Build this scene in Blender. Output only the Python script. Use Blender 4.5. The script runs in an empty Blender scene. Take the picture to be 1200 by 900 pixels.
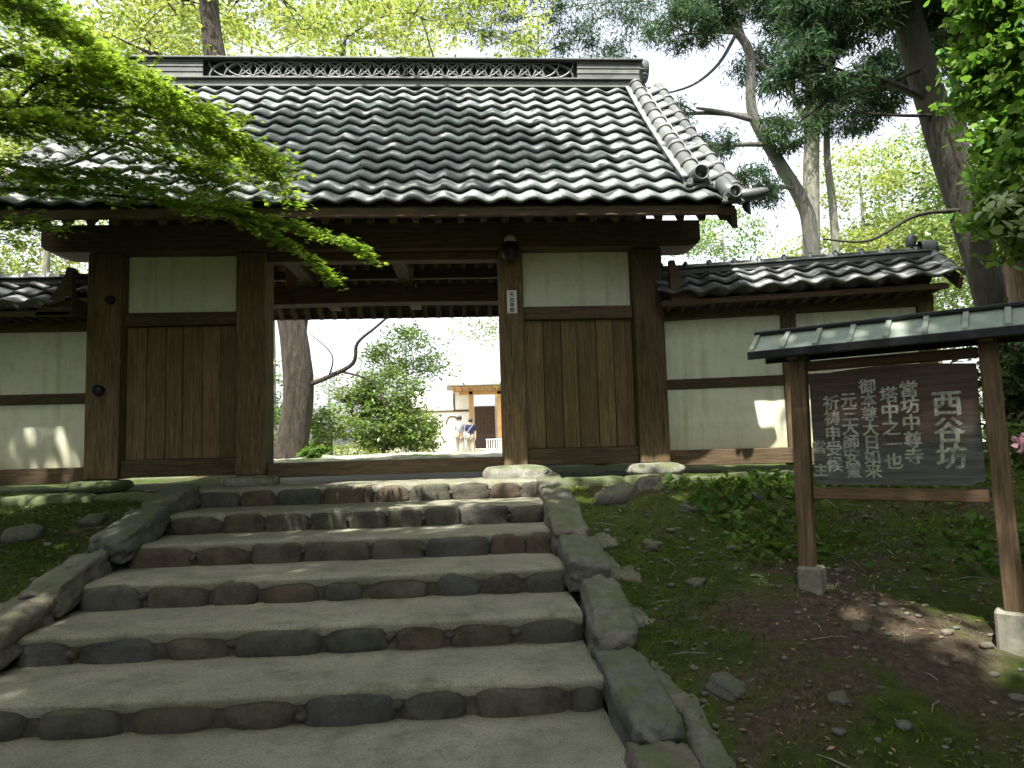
import bpy, math, random
import numpy as np
from mathutils import Vector, Matrix, noise as mnoise

S = bpy.context.scene
COL = S.collection
R = math.radians
PI = math.pi
random.seed(7)

# ------------------------------------------------------------------ camera
cam_d = bpy.data.cameras.new('camera'); cam = bpy.data.objects.new('camera', cam_d); COL.objects.link(cam)
cam_d.sensor_width = 36.0; cam_d.lens = 36.0 * 830 / 1200; cam_d.clip_start = 0.05; cam_d.clip_end = 2000
p_, y_, r_ = R(4.821), R(3.6), R(1.6)
fw = Vector((math.sin(y_) * math.cos(p_), math.cos(y_) * math.cos(p_), math.sin(p_)))
rt = Vector((math.cos(y_), -math.sin(y_), 0)); up = rt.cross(fw)
rt2 = rt * math.cos(r_) - up * math.sin(r_); up2 = up * math.cos(r_) + rt * math.sin(r_)
m = Matrix((rt2, up2, -fw)).transposed().to_4x4(); m.translation = Vector((0, 0, 0.33))
cam.matrix_world = m
S.camera = cam

# ------------------------------------------------------------------ light
SUN_EL, SUN_AZ = 64.0, 201.0          # azimuth measured clockwise from +Y: the sun stands behind-left of the viewer
w = bpy.data.worlds.new('World'); S.world = w; w.use_nodes = True
nt = w.node_tree; nt.nodes.clear()
sky = nt.nodes.new('ShaderNodeTexSky'); sky.sky_type = 'NISHITA'; sky.sun_disc = False
sky.sun_elevation = R(SUN_EL); sky.sun_rotation = R(SUN_AZ); sky.dust_density = 4.0; sky.air_density = 1.0; sky.ozone_density = 0.6
hs = nt.nodes.new('ShaderNodeHueSaturation'); hs.inputs['Saturation'].default_value = 0.35
bg = nt.nodes.new('ShaderNodeBackground'); bg.inputs['Strength'].default_value = 0.15
wo = nt.nodes.new('ShaderNodeOutputWorld')
nt.links.new(sky.outputs[0], hs.inputs['Color']); nt.links.new(hs.outputs[0], bg.inputs[0]); nt.links.new(bg.outputs[0], wo.inputs[0])
sd = bpy.data.lights.new('sun', 'SUN'); sd.energy = 4.5; sd.angle = R(0.55); sd.color = (1.0, 0.95, 0.86)
so = bpy.data.objects.new('sun', sd); COL.objects.link(so)
sun_dir = Vector((math.sin(R(SUN_AZ)) * math.cos(R(SUN_EL)), math.cos(R(SUN_AZ)) * math.cos(R(SUN_EL)), math.sin(R(SUN_EL))))
so.rotation_euler = sun_dir.to_track_quat('Z', 'Y').to_euler(); so.location = (-6, -8, 20)
S.view_settings.view_transform = 'Standard'; S.view_settings.look = 'None'; S.view_settings.gamma = 1.0
S.view_settings.exposure = 1.75
S.render.engine = 'CYCLES'
S.cycles.max_bounces = 8; S.cycles.diffuse_bounces = 4; S.cycles.transmission_bounces = 4; S.cycles.transparent_max_bounces = 4

# ------------------------------------------------------------------ materials
def new_mat(name):
    m = bpy.data.materials.new(name); m.use_nodes = True
    return m, m.node_tree, m.node_tree.nodes['Principled BSDF']
def N(nt, t, **kw):
    n = nt.nodes.new(t)
    for k, v in kw.items(): setattr(n, k, v)
    return n
def ramp(nt, fac, stops):
    r = N(nt, 'ShaderNodeValToRGB'); els = r.color_ramp.elements
    while len(els) < len(stops): els.new(0.5)
    for e, (p, c) in zip(els, stops): e.position = p; e.color = (*c, 1)
    nt.links.new(fac, r.inputs[0]); return r.outputs[0]
def mapping(nt, scale, coord='Object'):
    tc = N(nt, 'ShaderNodeTexCoord'); mp = N(nt, 'ShaderNodeMapping'); mp.inputs['Scale'].default_value = scale
    nt.links.new(tc.outputs[coord], mp.inputs[0]); return mp.outputs[0]
def noise(nt, vec, scale, detail=5, rough=0.6, dist=0.0):
    n = N(nt, 'ShaderNodeTexNoise'); n.inputs['Scale'].default_value = scale; n.inputs['Detail'].default_value = detail
    n.inputs['Roughness'].default_value = rough; n.inputs['Distortion'].default_value = dist
    nt.links.new(vec, n.inputs['Vector']); return n.outputs['Fac']
def mix(nt, a, b, fac, mode='MIX'):
    m = N(nt, 'ShaderNodeMix', data_type='RGBA', blend_type=mode)
    for sck, v in ((m.inputs[0], fac), (m.inputs[6], a), (m.inputs[7], b)):
        if isinstance(v, (int, float)): sck.default_value = v
        elif isinstance(v, tuple): sck.default_value = (*v, 1)
        else: nt.links.new(v, sck)
    return m.outputs[2]
def bump(nt, bs, h, strength=0.4, dist=0.01):
    b = N(nt, 'ShaderNodeBump'); b.inputs['Strength'].default_value = strength; b.inputs['Distance'].default_value = dist
    nt.links.new(h, b.inputs['Height']); nt.links.new(b.outputs[0], bs.inputs['Normal'])
def rnd_val(nt, col, lo, hi, src='object', hue=0.0):
    if src == 'object': oi = N(nt, 'ShaderNodeObjectInfo'); o = oi.outputs['Random']
    else: g = N(nt, 'ShaderNodeNewGeometry'); o = g.outputs['Random Per Island']
    mr = N(nt, 'ShaderNodeMapRange'); mr.inputs[3].default_value = lo; mr.inputs[4].default_value = hi; nt.links.new(o, mr.inputs[0])
    h = N(nt, 'ShaderNodeHueSaturation'); nt.links.new(mr.outputs[0], h.inputs['Value']); nt.links.new(col, h.inputs['Color'])
    if hue:
        m2 = N(nt, 'ShaderNodeMath', operation='MULTIPLY'); m2.inputs[1].default_value = 7.31; nt.links.new(o, m2.inputs[0])
        m3 = N(nt, 'ShaderNodeMath', operation='FRACT'); nt.links.new(m2.outputs[0], m3.inputs[0])
        mr2 = N(nt, 'ShaderNodeMapRange'); mr2.inputs[3].default_value = 0.5 - hue; mr2.inputs[4].default_value = 0.5 + hue
        nt.links.new(m3.outputs[0], mr2.inputs[0]); nt.links.new(mr2.outputs[0], h.inputs['Hue'])
    return h.outputs[0]
def upness(nt):
    g = N(nt, 'ShaderNodeNewGeometry'); s = N(nt, 'ShaderNodeSeparateXYZ'); nt.links.new(g.outputs['Normal'], s.inputs[0]); return s.outputs['Z']

def m_wood(name, dark, light, scale, rough=0.85):
    m, nt, b = new_mat(name)
    v = mapping(nt, scale)
    g = noise(nt, v, 6, 8, 0.68, 0.6)
    c = ramp(nt, g, [(0.3, dark), (0.52, tuple((a + q) / 2 for a, q in zip(dark, light))), (0.72, light)])
    v2 = mapping(nt, (1, 1, 1)); st = noise(nt, v2, 1.7, 4, 0.6)
    c = mix(nt, c, (0.6, 0.66, 0.52), ramp(nt, st, [(0.42, (0, 0, 0)), (0.7, (0.55, 0.55, 0.55))]), 'MULTIPLY')
    c = rnd_val(nt, c, 0.75, 1.25)
    nt.links.new(c, b.inputs['Base Color']); b.inputs['Roughness'].default_value = rough
    b.inputs['Specular IOR Level'].default_value = 0.25
    bump(nt, b, g, 0.5, 0.006); return m
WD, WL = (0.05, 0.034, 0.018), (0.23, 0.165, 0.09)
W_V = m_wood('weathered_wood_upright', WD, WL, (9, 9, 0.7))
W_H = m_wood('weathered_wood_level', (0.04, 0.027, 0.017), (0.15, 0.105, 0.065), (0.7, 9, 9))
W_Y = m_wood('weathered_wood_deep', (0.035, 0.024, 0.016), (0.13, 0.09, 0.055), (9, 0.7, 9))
W_B = m_wood('weathered_board', (0.065, 0.044, 0.024), (0.25, 0.175, 0.095), (11, 11, 0.5))
W_RED = m_wood('stained_wood_upright', (0.05, 0.032, 0.018), (0.17, 0.115, 0.07), (9, 9, 0.7))
W_REDH = m_wood('stained_wood_level', (0.05, 0.03, 0.017), (0.18, 0.115, 0.07), (0.8, 9, 9))
W_NEW = m_wood('pale_new_wood', (0.4, 0.2, 0.08), (0.62, 0.36, 0.17), (4, 4, 4), 0.6)

def m_plaster():
    m, nt, b = new_mat('lime_plaster')
    v = mapping(nt, (1, 1, 1)); n1 = noise(nt, v, 1.3, 5, 0.6); n2 = noise(nt, v, 40, 4, 0.5)
    c = ramp(nt, n1, [(0.3, (0.64, 0.65, 0.51)), (0.65, (0.75, 0.75, 0.61))])
    sp = N(nt, 'ShaderNodeSeparateXYZ'); nt.links.new(v, sp.inputs[0])
    mr = N(nt, 'ShaderNodeMapRange'); mr.inputs[1].default_value = 0.52; mr.inputs[2].default_value = 0.2; nt.links.new(sp.outputs['Z'], mr.inputs[0])
    mm = N(nt, 'ShaderNodeMath', operation='MULTIPLY'); nt.links.new(mr.outputs[0], mm.inputs[0]); nt.links.new(n1, mm.inputs[1])
    c = mix(nt, c, (0.36, 0.34, 0.18), mm.outputs[0])
    vo = N(nt, 'ShaderNodeTexVoronoi', feature='DISTANCE_TO_EDGE'); vo.inputs['Scale'].default_value = 1.7
    vd = N(nt, 'ShaderNodeVectorMath', operation='ADD'); nz = N(nt, 'ShaderNodeTexNoise'); nz.inputs['Scale'].default_value = 3; nz.inputs['Detail'].default_value = 6; nt.links.new(v, nz.inputs['Vector'])
    nt.links.new(v, vd.inputs[0]); nt.links.new(nz.outputs['Color'], vd.inputs[1]); nt.links.new(vd.outputs[0], vo.inputs['Vector'])
    c = mix(nt, c, (0.3, 0.29, 0.22), ramp(nt, vo.outputs['Distance'], [(0.0, (0.35, 0.35, 0.35)), (0.006, (0, 0, 0))]))
    bl0 = noise(nt, v, 6, 7, 0.75); c = mix(nt, c, (0.78, 0.77, 0.66), ramp(nt, bl0, [(0.5, (0, 0, 0)), (0.66, (0.6, 0.6, 0.6))]), 'MULTIPLY')
    stv = noise(nt, mapping(nt, (5, 5, .35)), 1.6, 6, 0.7)
    c = mix(nt, c, (0.62, 0.63, 0.5), ramp(nt, stv, [(0.5, (0, 0, 0)), (0.72, (0.75, 0.75, 0.75))]), 'MULTIPLY')
    nt.links.new(c, b.inputs['Base Color']); b.inputs['Roughness'].default_value = 0.95; bump(nt, b, n2, 0.25, 0.003); return m
PLASTER = m_plaster()

def m_tile(name, a, bb, rough=0.42):
    m, nt, b = new_mat(name)
    v = mapping(nt, (1, 1, 1)); oi = N(nt, 'ShaderNodeObjectInfo'); va = N(nt, 'ShaderNodeVectorMath', operation='ADD')
    nt.links.new(v, va.inputs[0]); nt.links.new(oi.outputs['Location'], va.inputs[1])
    n1 = noise(nt, va.outputs[0], 3.2, 6, 0.65); n2 = noise(nt, va.outputs[0], 34, 5, 0.7)
    c = ramp(nt, n1, [(0.3, a), (0.66, bb)])
    c = mix(nt, c, (0.1, 0.125, 0.075), ramp(nt, n2, [(0.5, (0, 0, 0)), (0.68, (0.6, 0.6, 0.6))]))
    c = mix(nt, c, (0.3, 0.3, 0.28), ramp(nt, n2, [(0.3, (0.45, 0.45, 0.45)), (0.4, (0, 0, 0))]))
    c = rnd_val(nt, c, 0.5, 1.5, hue=0.03)
    nt.links.new(c, b.inputs['Base Color'])
    rr = N(nt, 'ShaderNodeMapRange'); rr.inputs[3].default_value = rough - 0.12; rr.inputs[4].default_value = rough + 0.2; nt.links.new(n2, rr.inputs[0]); nt.links.new(rr.outputs[0], b.inputs['Roughness'])
    b.inputs['Specular IOR Level'].default_value = 0.75
    bump(nt, b, n2, 0.3, 0.004); return m
TILE = m_tile('smoked_roof_tile', (0.038, 0.055, 0.056), (0.15, 0.172, 0.172), 0.5)
TILE_D = m_tile('dark_roof_tile', (0.03, 0.034, 0.038), (0.085, 0.09, 0.09), 0.45)
RIDGE = m_tile('ridge_tile', (0.035, 0.04, 0.042), (0.12, 0.125, 0.125), 0.5)

def m_stone(name, cols, moss=0.35, scale=1.0):
    m, nt, b = new_mat(name)
    v = mapping(nt, (1, 1, 1)); oi = N(nt, 'ShaderNodeObjectInfo'); va = N(nt, 'ShaderNodeVectorMath', operation='ADD')
    nt.links.new(v, va.inputs[0]); nt.links.new(oi.outputs['Location'], va.inputs[1])
    g = N(nt, 'ShaderNodeNewGeometry')
    hsrc = N(nt, 'ShaderNodeMath', operation='ADD'); nt.links.new(oi.outputs['Random'], hsrc.inputs[0]); nt.links.new(g.outputs['Random Per Island'], hsrc.inputs[1])
    fr = N(nt, 'ShaderNodeMath', operation='FRACT'); nt.links.new(hsrc.outputs[0], fr.inputs[0])
    k = len(cols); base = ramp(nt, fr.outputs[0], [((i + 0.5) / k, c) for i, c in enumerate(cols)])
    n1 = noise(nt, va.outputs[0], 7 * scale, 7, 0.7); n2 = noise(nt, va.outputs[0], 45 * scale, 5, 0.7)
    c = mix(nt, base, (0.35, 0.33, 0.28), ramp(nt, n1, [(0.3, (1, 1, 1)), (0.62, (0, 0, 0))]), 'MULTIPLY')
    c = mix(nt, c, (0.24, 0.24, 0.2), ramp(nt, n2, [(0.58, (0, 0, 0)), (0.78, (0.4, 0.4, 0.4))]))
    mo = noise(nt, va.outputs[0], 4 * scale, 6, 0.75)
    u = upness(nt); a1 = N(nt, 'ShaderNodeMath', operation='MULTIPLY_ADD'); a1.inputs[1].default_value = 0.22; nt.links.new(u, a1.inputs[0]); nt.links.new(mo, a1.inputs[2])
    f = ramp(nt, a1.outputs[0], [(0.62 - moss * 0.4, (0, 0, 0)), (0.82 - moss * 0.4, (0.9, 0.9, 0.9))])
    c = mix(nt, c, (0.075, 0.095, 0.035), f)
    nt.links.new(c, b.inputs['Base Color']); b.inputs['Roughness'].default_value = 0.9
    hh = N(nt, 'ShaderNodeMath', operation='ADD'); nt.links.new(n1, hh.inputs[0]); nt.links.new(n2, hh.inputs[1]); bump(nt, b, hh.outputs[0], 0.7, 0.012); return m
STONE = m_stone('riser_stone', [(0.062, 0.0639, 0.0589), (0.0806, 0.0713, 0.0496), (0.093, 0.0682, 0.0446), (0.062, 0.0682, 0.0508), (0.0899, 0.0818, 0.0608), (0.0682, 0.0651, 0.0558)], -0.1)
KERB = m_stone('kerb_stone', [(0.133, 0.129, 0.109), (0.172, 0.156, 0.129), (0.125, 0.129, 0.113), (0.179, 0.156, 0.125)], 0.02, 1.6)
MOSSY = m_stone('mossy_stone', [(0.12, 0.12, 0.095), (0.15, 0.14, 0.1)], 0.85)
PALE = m_stone('pale_base_stone', [(0.3, 0.3, 0.26), (0.24, 0.24, 0.21)], 0.2)

def m_simple(name, c1, c2, scale=8, rough=0.8, bumpd=0.004, metal=0.0, coord=(1, 1, 1)):
    m, nt, b = new_mat(name); v = mapping(nt, coord); n = noise(nt, v, scale, 6, 0.65)
    nt.links.new(ramp(nt, n, [(0.3, c1), (0.7, c2)]), b.inputs['Base Color']); b.inputs['Roughness'].default_value = rough; b.inputs['Metallic'].default_value = metal
    bump(nt, b, n, 0.4, bumpd); return m
def m_tread():
    m, nt, b = new_mat('worn_concrete'); v = mapping(nt, (1, 1, 1))
    n1 = noise(nt, v, 1.6, 6, 0.6); n2 = noise(nt, v, 90, 4, 0.7); n3 = noise(nt, v, 5, 7, 0.7)
    c = ramp(nt, n1, [(0.3, (0.15, 0.152, 0.108)), (0.7, (0.25, 0.248, 0.185))])
    c = mix(nt, c, (0.09, 0.1, 0.055), ramp(nt, n3, [(0.48, (0, 0, 0)), (0.7, (0.85, 0.85, 0.85))]))
    c = mix(nt, c, (0.55, 0.53, 0.48), ramp(nt, n2, [(0.38, (0.8, 0.8, 0.8)), (0.52, (0, 0, 0))]), 'MULTIPLY')
    gr = noise(nt, v, 220, 3, 0.8); c = mix(nt, c, (0.42, 0.4, 0.34), ramp(nt, gr, [(0.6, (0, 0, 0)), (0.7, (0.6, 0.6, 0.6))]))
    nt.links.new(c, b.inputs['Base Color']); b.inputs['Roughness'].default_value = 0.92; bump(nt, b, n2, 0.4, 0.004); return m
TREAD = m_tread()
MORTAR = m_simple('dark_mortar', (0.025, 0.021, 0.015), (0.085, 0.07, 0.05), 14, 0.95, 0.01)
IRON = m_simple('dark_iron', (0.015, 0.015, 0.018), (0.04, 0.04, 0.045), 20, 0.5, 0.001, 0.6)
BLACKP = m_simple('black_print', (0.02, 0.02, 0.02), (0.03, 0.03, 0.03), 30, 0.7, 0.0)
WHITEP = m_simple('white_enamel', (0.62, 0.62, 0.56), (0.74, 0.74, 0.68), 12, 0.6, 0.0)
GLASSY = m_simple('frosted_glass', (0.45, 0.5, 0.45), (0.6, 0.65, 0.6), 9, 0.25, 0.0)
CHALK = m_simple('faded_white_paint', (0.07, 0.075, 0.055), (0.46, 0.47, 0.38), 38, 0.9, 0.001)
COPPER = m_simple('green_sheet_metal', (0.14, 0.19, 0.16), (0.3, 0.34, 0.27), 5, 0.75, 0.002, 0.0)
CONC = m_simple('footing_concrete', (0.11, 0.11, 0.085), (0.22, 0.21, 0.17), 18, 0.95, 0.004)
GREYM = m_simple('grey_rail', (0.35, 0.35, 0.35), (0.5, 0.5, 0.5), 6, 0.5)

def m_board():
    m, nt, b = new_mat('sign_board'); v = mapping(nt, (1, 1, 1)); vs = mapping(nt, (0.8, 9, 9))
    g = noise(nt, vs, 5, 7, 0.7); n1 = noise(nt, v, 3.2, 5, 0.65, 0.8)
    wood = ramp(nt, g, [(0.3, (0.025, 0.017, 0.012)), (0.7, (0.085, 0.056, 0.038))])
    ch = ramp(nt, g, [(0.3, (0.025, 0.028, 0.024)), (0.7, (0.11, 0.118, 0.1))])
    sp = N(nt, 'ShaderNodeSeparateXYZ'); nt.links.new(v, sp.inputs[0])
    a = N(nt, 'ShaderNodeMath', operation='MULTIPLY_ADD'); a.inputs[1].default_value = -1.1; nt.links.new(sp.outputs['Z'], a.inputs[0]); nt.links.new(n1, a.inputs[2])
    a2 = N(nt, 'ShaderNodeMath', operation='ADD'); a2.inputs[1].default_value = 1.15; nt.links.new(a.outputs[0], a2.inputs[0])
    f = ramp(nt, a2.outputs[0], [(0.42, (0, 0, 0)), (0.58, (1, 1, 1))])
    c = mix(nt, wood, ch, f)
    nt.links.new(c, b.inputs['Base Color']); b.inputs['Roughness'].default_value = 0.9; bump(nt, b, g, 0.6, 0.004); return m
BOARD = m_board()

def m_bark(name, a, bb, sc=(7, 7, 1.1), moss=0.0, d=0.03):
    m, nt, b = new_mat(name); v = mapping(nt, sc); g = noise(nt, v, 3.0, 8, 0.7, 0.4)
    c = ramp(nt, g, [(0.34, a), (0.62, bb)])
    if moss:
        v2 = mapping(nt, (1, 1, 1)); c = mix(nt, c, (0.12, 0.16, 0.06), ramp(nt, noise(nt, v2, 2.5, 5), [(0.45, (0, 0, 0)), (0.65, (moss,) * 3)]))
    nt.links.new(c, b.inputs['Base Color']); b.inputs['Roughness'].default_value = 0.95; bump(nt, b, g, 1.0, d); return m
BARK = m_bark('furrowed_bark', (0.012, 0.009, 0.006), (0.09, 0.072, 0.052), (9, 9, 1.1), 0, 0.12)
BARK_G = m_bark('grey_bark', (0.09, 0.09, 0.075), (0.25, 0.24, 0.2), (5, 5, 1.5), 0.5)
BARK_M = m_bark('backlit_grey_bark', (0.035, 0.033, 0.03), (0.11, 0.105, 0.095), (6, 6, 1.5), 0.3)  # darker copy of the grey bark, with backlit shade put into its colour
BARK_D = m_bark('dark_bark', (0.012, 0.01, 0.008), (0.042, 0.035, 0.028), (8, 8, 1.2), 0.15)
BARK_R = m_bark('red_peeling_bark', (0.11, 0.06, 0.035), (0.34, 0.22, 0.14), (9, 9, 0.8), 0.1, 0.04)

def m_leaf(name, c1, c2, tr=0.45, lo=0.65, hi=1.3, hue=0.03, rough=0.5, tcol=(0.55, 0.75, 0.1), spec=0.4):
    m, nt, b = new_mat(name); v = mapping(nt, (1, 1, 1)); n = noise(nt, v, 0.9, 3, 0.5)
    c = ramp(nt, n, [(0.35, c1), (0.65, c2)]); c = rnd_val(nt, c, lo, hi, 'island', hue)
    nt.links.new(c, b.inputs['Base Color']); b.inputs['Roughness'].default_value = rough; b.inputs['Specular IOR Level'].default_value = spec
    t = N(nt, 'ShaderNodeBsdfTranslucent'); tc = mix(nt, c, tcol, 0.45); nt.links.new(tc, t.inputs[0])
    ms = N(nt, 'ShaderNodeMixShader'); ms.inputs[0].default_value = tr
    nt.links.new(b.outputs[0], ms.inputs[1]); nt.links.new(t.outputs[0], ms.inputs[2]); nt.links.new(ms.outputs[0], nt.nodes['Material Output'].inputs[0]); return m
L_MAPLE = m_leaf('maple_leaf', (0.13, 0.21, 0.02), (0.19, 0.28, 0.03), 0.6, 0.7, 1.25, 0.02, 0.5, (0.4, 0.6, 0.05))
L_LIME = m_leaf('young_leaf', (0.14, 0.2, 0.03), (0.22, 0.25, 0.045), 0.45, 0.6, 1.3, 0.035, 0.5, (0.5, 0.6, 0.12))
L_GREEN = m_leaf('broad_leaf', (0.08, 0.14, 0.03), (0.14, 0.2, 0.05), 0.4, 0.5, 1.4, 0.03, 0.4, (0.3, 0.45, 0.08))
L_DARK = m_leaf('evergreen_leaf', (0.035, 0.07, 0.02), (0.06, 0.1, 0.03), 0.25, 0.5, 1.5, 0.03, 0.4, (0.15, 0.25, 0.05))
L_CEDAR = m_leaf('cedar_spray', (0.012, 0.035, 0.016), (0.03, 0.06, 0.018), 0.3, 0.4, 1.8, 0.04, 0.7, (0.12, 0.22, 0.08), 0.15)
L_IVY = m_leaf('ivy_leaf', (0.045, 0.1, 0.015), (0.1, 0.18, 0.03), 0.42, 0.5, 1.5, 0.03, 0.55, (0.25, 0.5, 0.05), 0.2)
L_PALE = m_leaf('sunlit_broad_leaf', (0.2, 0.28, 0.12), (0.34, 0.4, 0.22), 0.35, 0.8, 1.2, 0.02, 0.4, (0.4, 0.55, 0.15))  # brightness of sunlight is put into this paler leaf colour
PETAL = m_leaf('pink_petal', (0.75, 0.35, 0.45), (0.85, 0.6, 0.65), 0.4, 0.8, 1.2, 0.01, 0.6, (0.9, 0.6, 0.65))
L_HERB = m_leaf('herb_leaf', (0.035, 0.085, 0.012), (0.07, 0.125, 0.02), 0.35, 0.6, 1.4, 0.03, 0.6, (0.2, 0.4, 0.05), 0.12)
L_DRY = m_leaf('dry_leaf', (0.12, 0.08, 0.045), (0.2, 0.15, 0.09), 0.15, 0.4, 1.7, 0.03, 0.8, (0.3, 0.2, 0.08), 0.1)
L_MOSS = m_leaf('moss_tuft', (0.0338, 0.0675, 0.006), (0.075, 0.112, 0.0112), 0.25, 0.5, 1.5, 0.03, 0.8, (0.15, 0.2, 0.03), 0.1)

def m_ground():
    m, nt, b = new_mat('forest_floor'); v = mapping(nt, (1, 1, 1))
    n1 = noise(nt, v, 1.3, 7, 0.68, 0.4); n2 = noise(nt, v, 28, 7, 0.75); n3 = noise(nt, v, 9, 6, 0.7)
    dirt = ramp(nt, n2, [(0.3, (0.0263, 0.0203, 0.0135)), (0.55, (0.075, 0.0577, 0.0375)), (0.75, (0.15, 0.124, 0.09))])
    moss = ramp(nt, n3, [(0.3, (0.0144, 0.0259, 0.00288)), (0.7, (0.0612, 0.09, 0.0108))])
    sp0 = N(nt, 'ShaderNodeVectorMath', operation='DISTANCE'); nt.links.new(v, sp0.inputs[0]); sp0.inputs[1].default_value = (2.1, 3.55, -.75)
    mr0 = N(nt, 'ShaderNodeMapRange'); mr0.inputs[1].default_value = 0.25; mr0.inputs[2].default_value = .9; mr0.inputs[3].default_value = -.16; mr0.inputs[4].default_value = 0; nt.links.new(sp0.outputs['Value'], mr0.inputs[0])
    ad0 = N(nt, 'ShaderNodeMath', operation='ADD'); nt.links.new(mr0.outputs[0], ad0.inputs[0]); nt.links.new(n1, ad0.inputs[1])
    c = mix(nt, dirt, moss, ramp(nt, ad0.outputs[0], [(0.38, (0, 0, 0)), (0.48, (1, 1, 1))]))
    grav = ramp(nt, n2, [(0.3, (0.3, 0.28, 0.24)), (0.7, (0.5, 0.48, 0.42))])
    grass = ramp(nt, n2, [(0.3, (0.06, 0.1, 0.02)), (0.7, (0.14, 0.2, 0.05))])
    gg = mix(nt, grass, grav, ramp(nt, n1, [(0.42, (0, 0, 0)), (0.55, (1, 1, 1))]))
    sp = N(nt, 'ShaderNodeSeparateXYZ'); nt.links.new(v, sp.inputs[0])
    mr = N(nt, 'ShaderNodeMapRange'); mr.inputs[1].default_value = 9.6; mr.inputs[2].default_value = 11.2; nt.links.new(sp.outputs['Y'], mr.inputs[0])
    c = mix(nt, c, gg, mr.outputs[0])
    nt.links.new(c, b.inputs['Base Color']); b.inputs['Roughness'].default_value = 0.95; b.inputs['Specular IOR Level'].default_value = 0.2
    bump(nt, b, n2, 0.9, 0.03); return m
GROUND = m_ground()

# ------------------------------------------------------------------ mesh helpers
class MB:
    def __init__(s): s.v = []; s.f = []
    def add(s, vs, fs):
        o = len(s.v); s.v += [tuple(q) for q in vs]; s.f += [tuple(o + i for i in f) for f in fs]; return s
    def box(s, x0, x1, y0, y1, z0, z1, b=0.006):
        b = min(b, (x1 - x0) * .3, (y1 - y0) * .3, (z1 - z0) * .3)
        vs = []; idx = {}
        for ix, X in ((0, x0), (1, x1)):
            for iy, Y in ((0, y0), (1, y1)):
                for iz, Z in ((0, z0), (1, z1)):
                    sx, sy, sz = (1 - 2 * ix) * b, (1 - 2 * iy) * b, (1 - 2 * iz) * b
                    for a, q in (('x', (X, Y + sy, Z + sz)), ('y', (X + sx, Y, Z + sz)), ('z', (X + sx, Y + sy, Z))):
                        idx[(a, ix, iy, iz)] = len(vs); vs.append(q)
        fs = []
        for i in (0, 1):
            fs.append([idx[('x', i, *q)] for q in ((0, 0), (1, 0), (1, 1), (0, 1))][::1 if i else -1])
            fs.append([idx[('y', q[0], i, q[1])] for q in ((0, 0), (1, 0), (1, 1), (0, 1))][::-1 if i else 1])
            fs.append([idx[('z', q[0], q[1], i)] for q in ((0, 0), (1, 0), (1, 1), (0, 1))][::1 if i else -1])
        for i in (0, 1):
            for j in (0, 1):
                fs.append((idx[('x', i, j, 0)], idx[('x', i, j, 1)], idx[('y', i, j, 1)], idx[('y', i, j, 0)]))
                fs.append((idx[('x', i, 0, j)], idx[('x', i, 1, j)], idx[('z', i, 1, j)], idx[('z', i, 0, j)]))
                fs.append((idx[('y', 0, i, j)], idx[('y', 1, i, j)], idx[('z', 1, i, j)], idx[('z', 0, i, j)]))
                for k in (0, 1): fs.append((idx[('x', i, j, k)], idx[('y', i, j, k)], idx[('z', i, j, k)]))
        return s.add(vs, fs)
    def beam(s, a, b_, w, h, bev=0.004, upv=(0, 0, 1)):
        a, b_ = Vector(a), Vector(b_); d = b_ - a; L = d.length; d.normalize(); x = d.cross(Vector(upv)).normalized(); u = x.cross(d)
        t = MB().box(-w / 2, w / 2, 0, L, -h / 2, h / 2, bev)
        return s.add([a + x * q[0] + d * q[1] + u * q[2] for q in t.v], t.f)
    def tube(s, pts, rad, n=8, bumpy=0.0, seed=0, cap=True):
        pts = [Vector(p) for p in pts]
        if isinstance(rad, (int, float)): rad = [rad] * len(pts)
        vs = []; fs = []; t0 = (pts[1] - pts[0]).normalized(); x = t0.orthogonal().normalized()
        for i, p in enumerate(pts):
            t = (pts[min(i + 1, len(pts) - 1)] - pts[max(i - 1, 0)]).normalized(); x = (x - t * x.dot(t)).normalized(); y = t.cross(x)
            for k in range(n):
                a = 2 * PI * k / n; d = x * math.cos(a) + y * math.sin(a); r = rad[i]
                if bumpy: r *= 1 + bumpy * mnoise.noise(Vector((d.x * 1.5 + seed, d.y * 1.5, p.z * 0.6 + i * .03))) + bumpy * .5 * mnoise.noise(Vector((d.x * 5 + seed, d.y * 5, p.z * 1.5)))
                vs.append(p + d * r)
        for i in range(len(pts) - 1):
            for k in range(n): fs.append((i * n + k, i * n + (k + 1) % n, (i + 1) * n + (k + 1) % n, (i + 1) * n + k))
        if cap: fs.append(tuple(range(n))[::-1]); fs.append(tuple((len(pts) - 1) * n + k for k in range(n)))
        return s.add(vs, fs)
    def prism(s, poly, y0, y1, axis='y'):
        n = len(poly)
        mk = (lambda a, b, c: (a, c, b)) if axis == 'y' else (lambda a, b, c: (c, a, b))
        vs = [mk(a, b, y0) for a, b in poly] + [mk(a, b, y1) for a, b in poly]
        fs = [tuple(range(n)), tuple(range(2 * n - 1, n - 1, -1))] + [(i + n, (i + 1) % n + n, (i + 1) % n, i) for i in range(n)]
        return s.add(vs, fs)
def spline(pts, n=6):
    P = [Vector(p) for p in pts]; out = []
    for i in range(len(P) - 1):
        p0, p1, p2, p3 = P[max(i - 1, 0)], P[i], P[i + 1], P[min(i + 2, len(P) - 1)]
        for k in range(n):
            t = k / n; out.append(0.5 * ((2 * p1) + (p2 - p0) * t + (2 * p0 - 5 * p1 + 4 * p2 - p3) * t * t + (3 * p1 - p0 - 3 * p2 + p3) * t ** 3))
    out.append(P[-1]); return out
def tag(o, label=None, cat=None, group=None, kind=None):
    if label: o['label'] = label
    if cat: o['category'] = cat
    if group: o['group'] = group
    if kind: o['kind'] = kind
    return o
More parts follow.
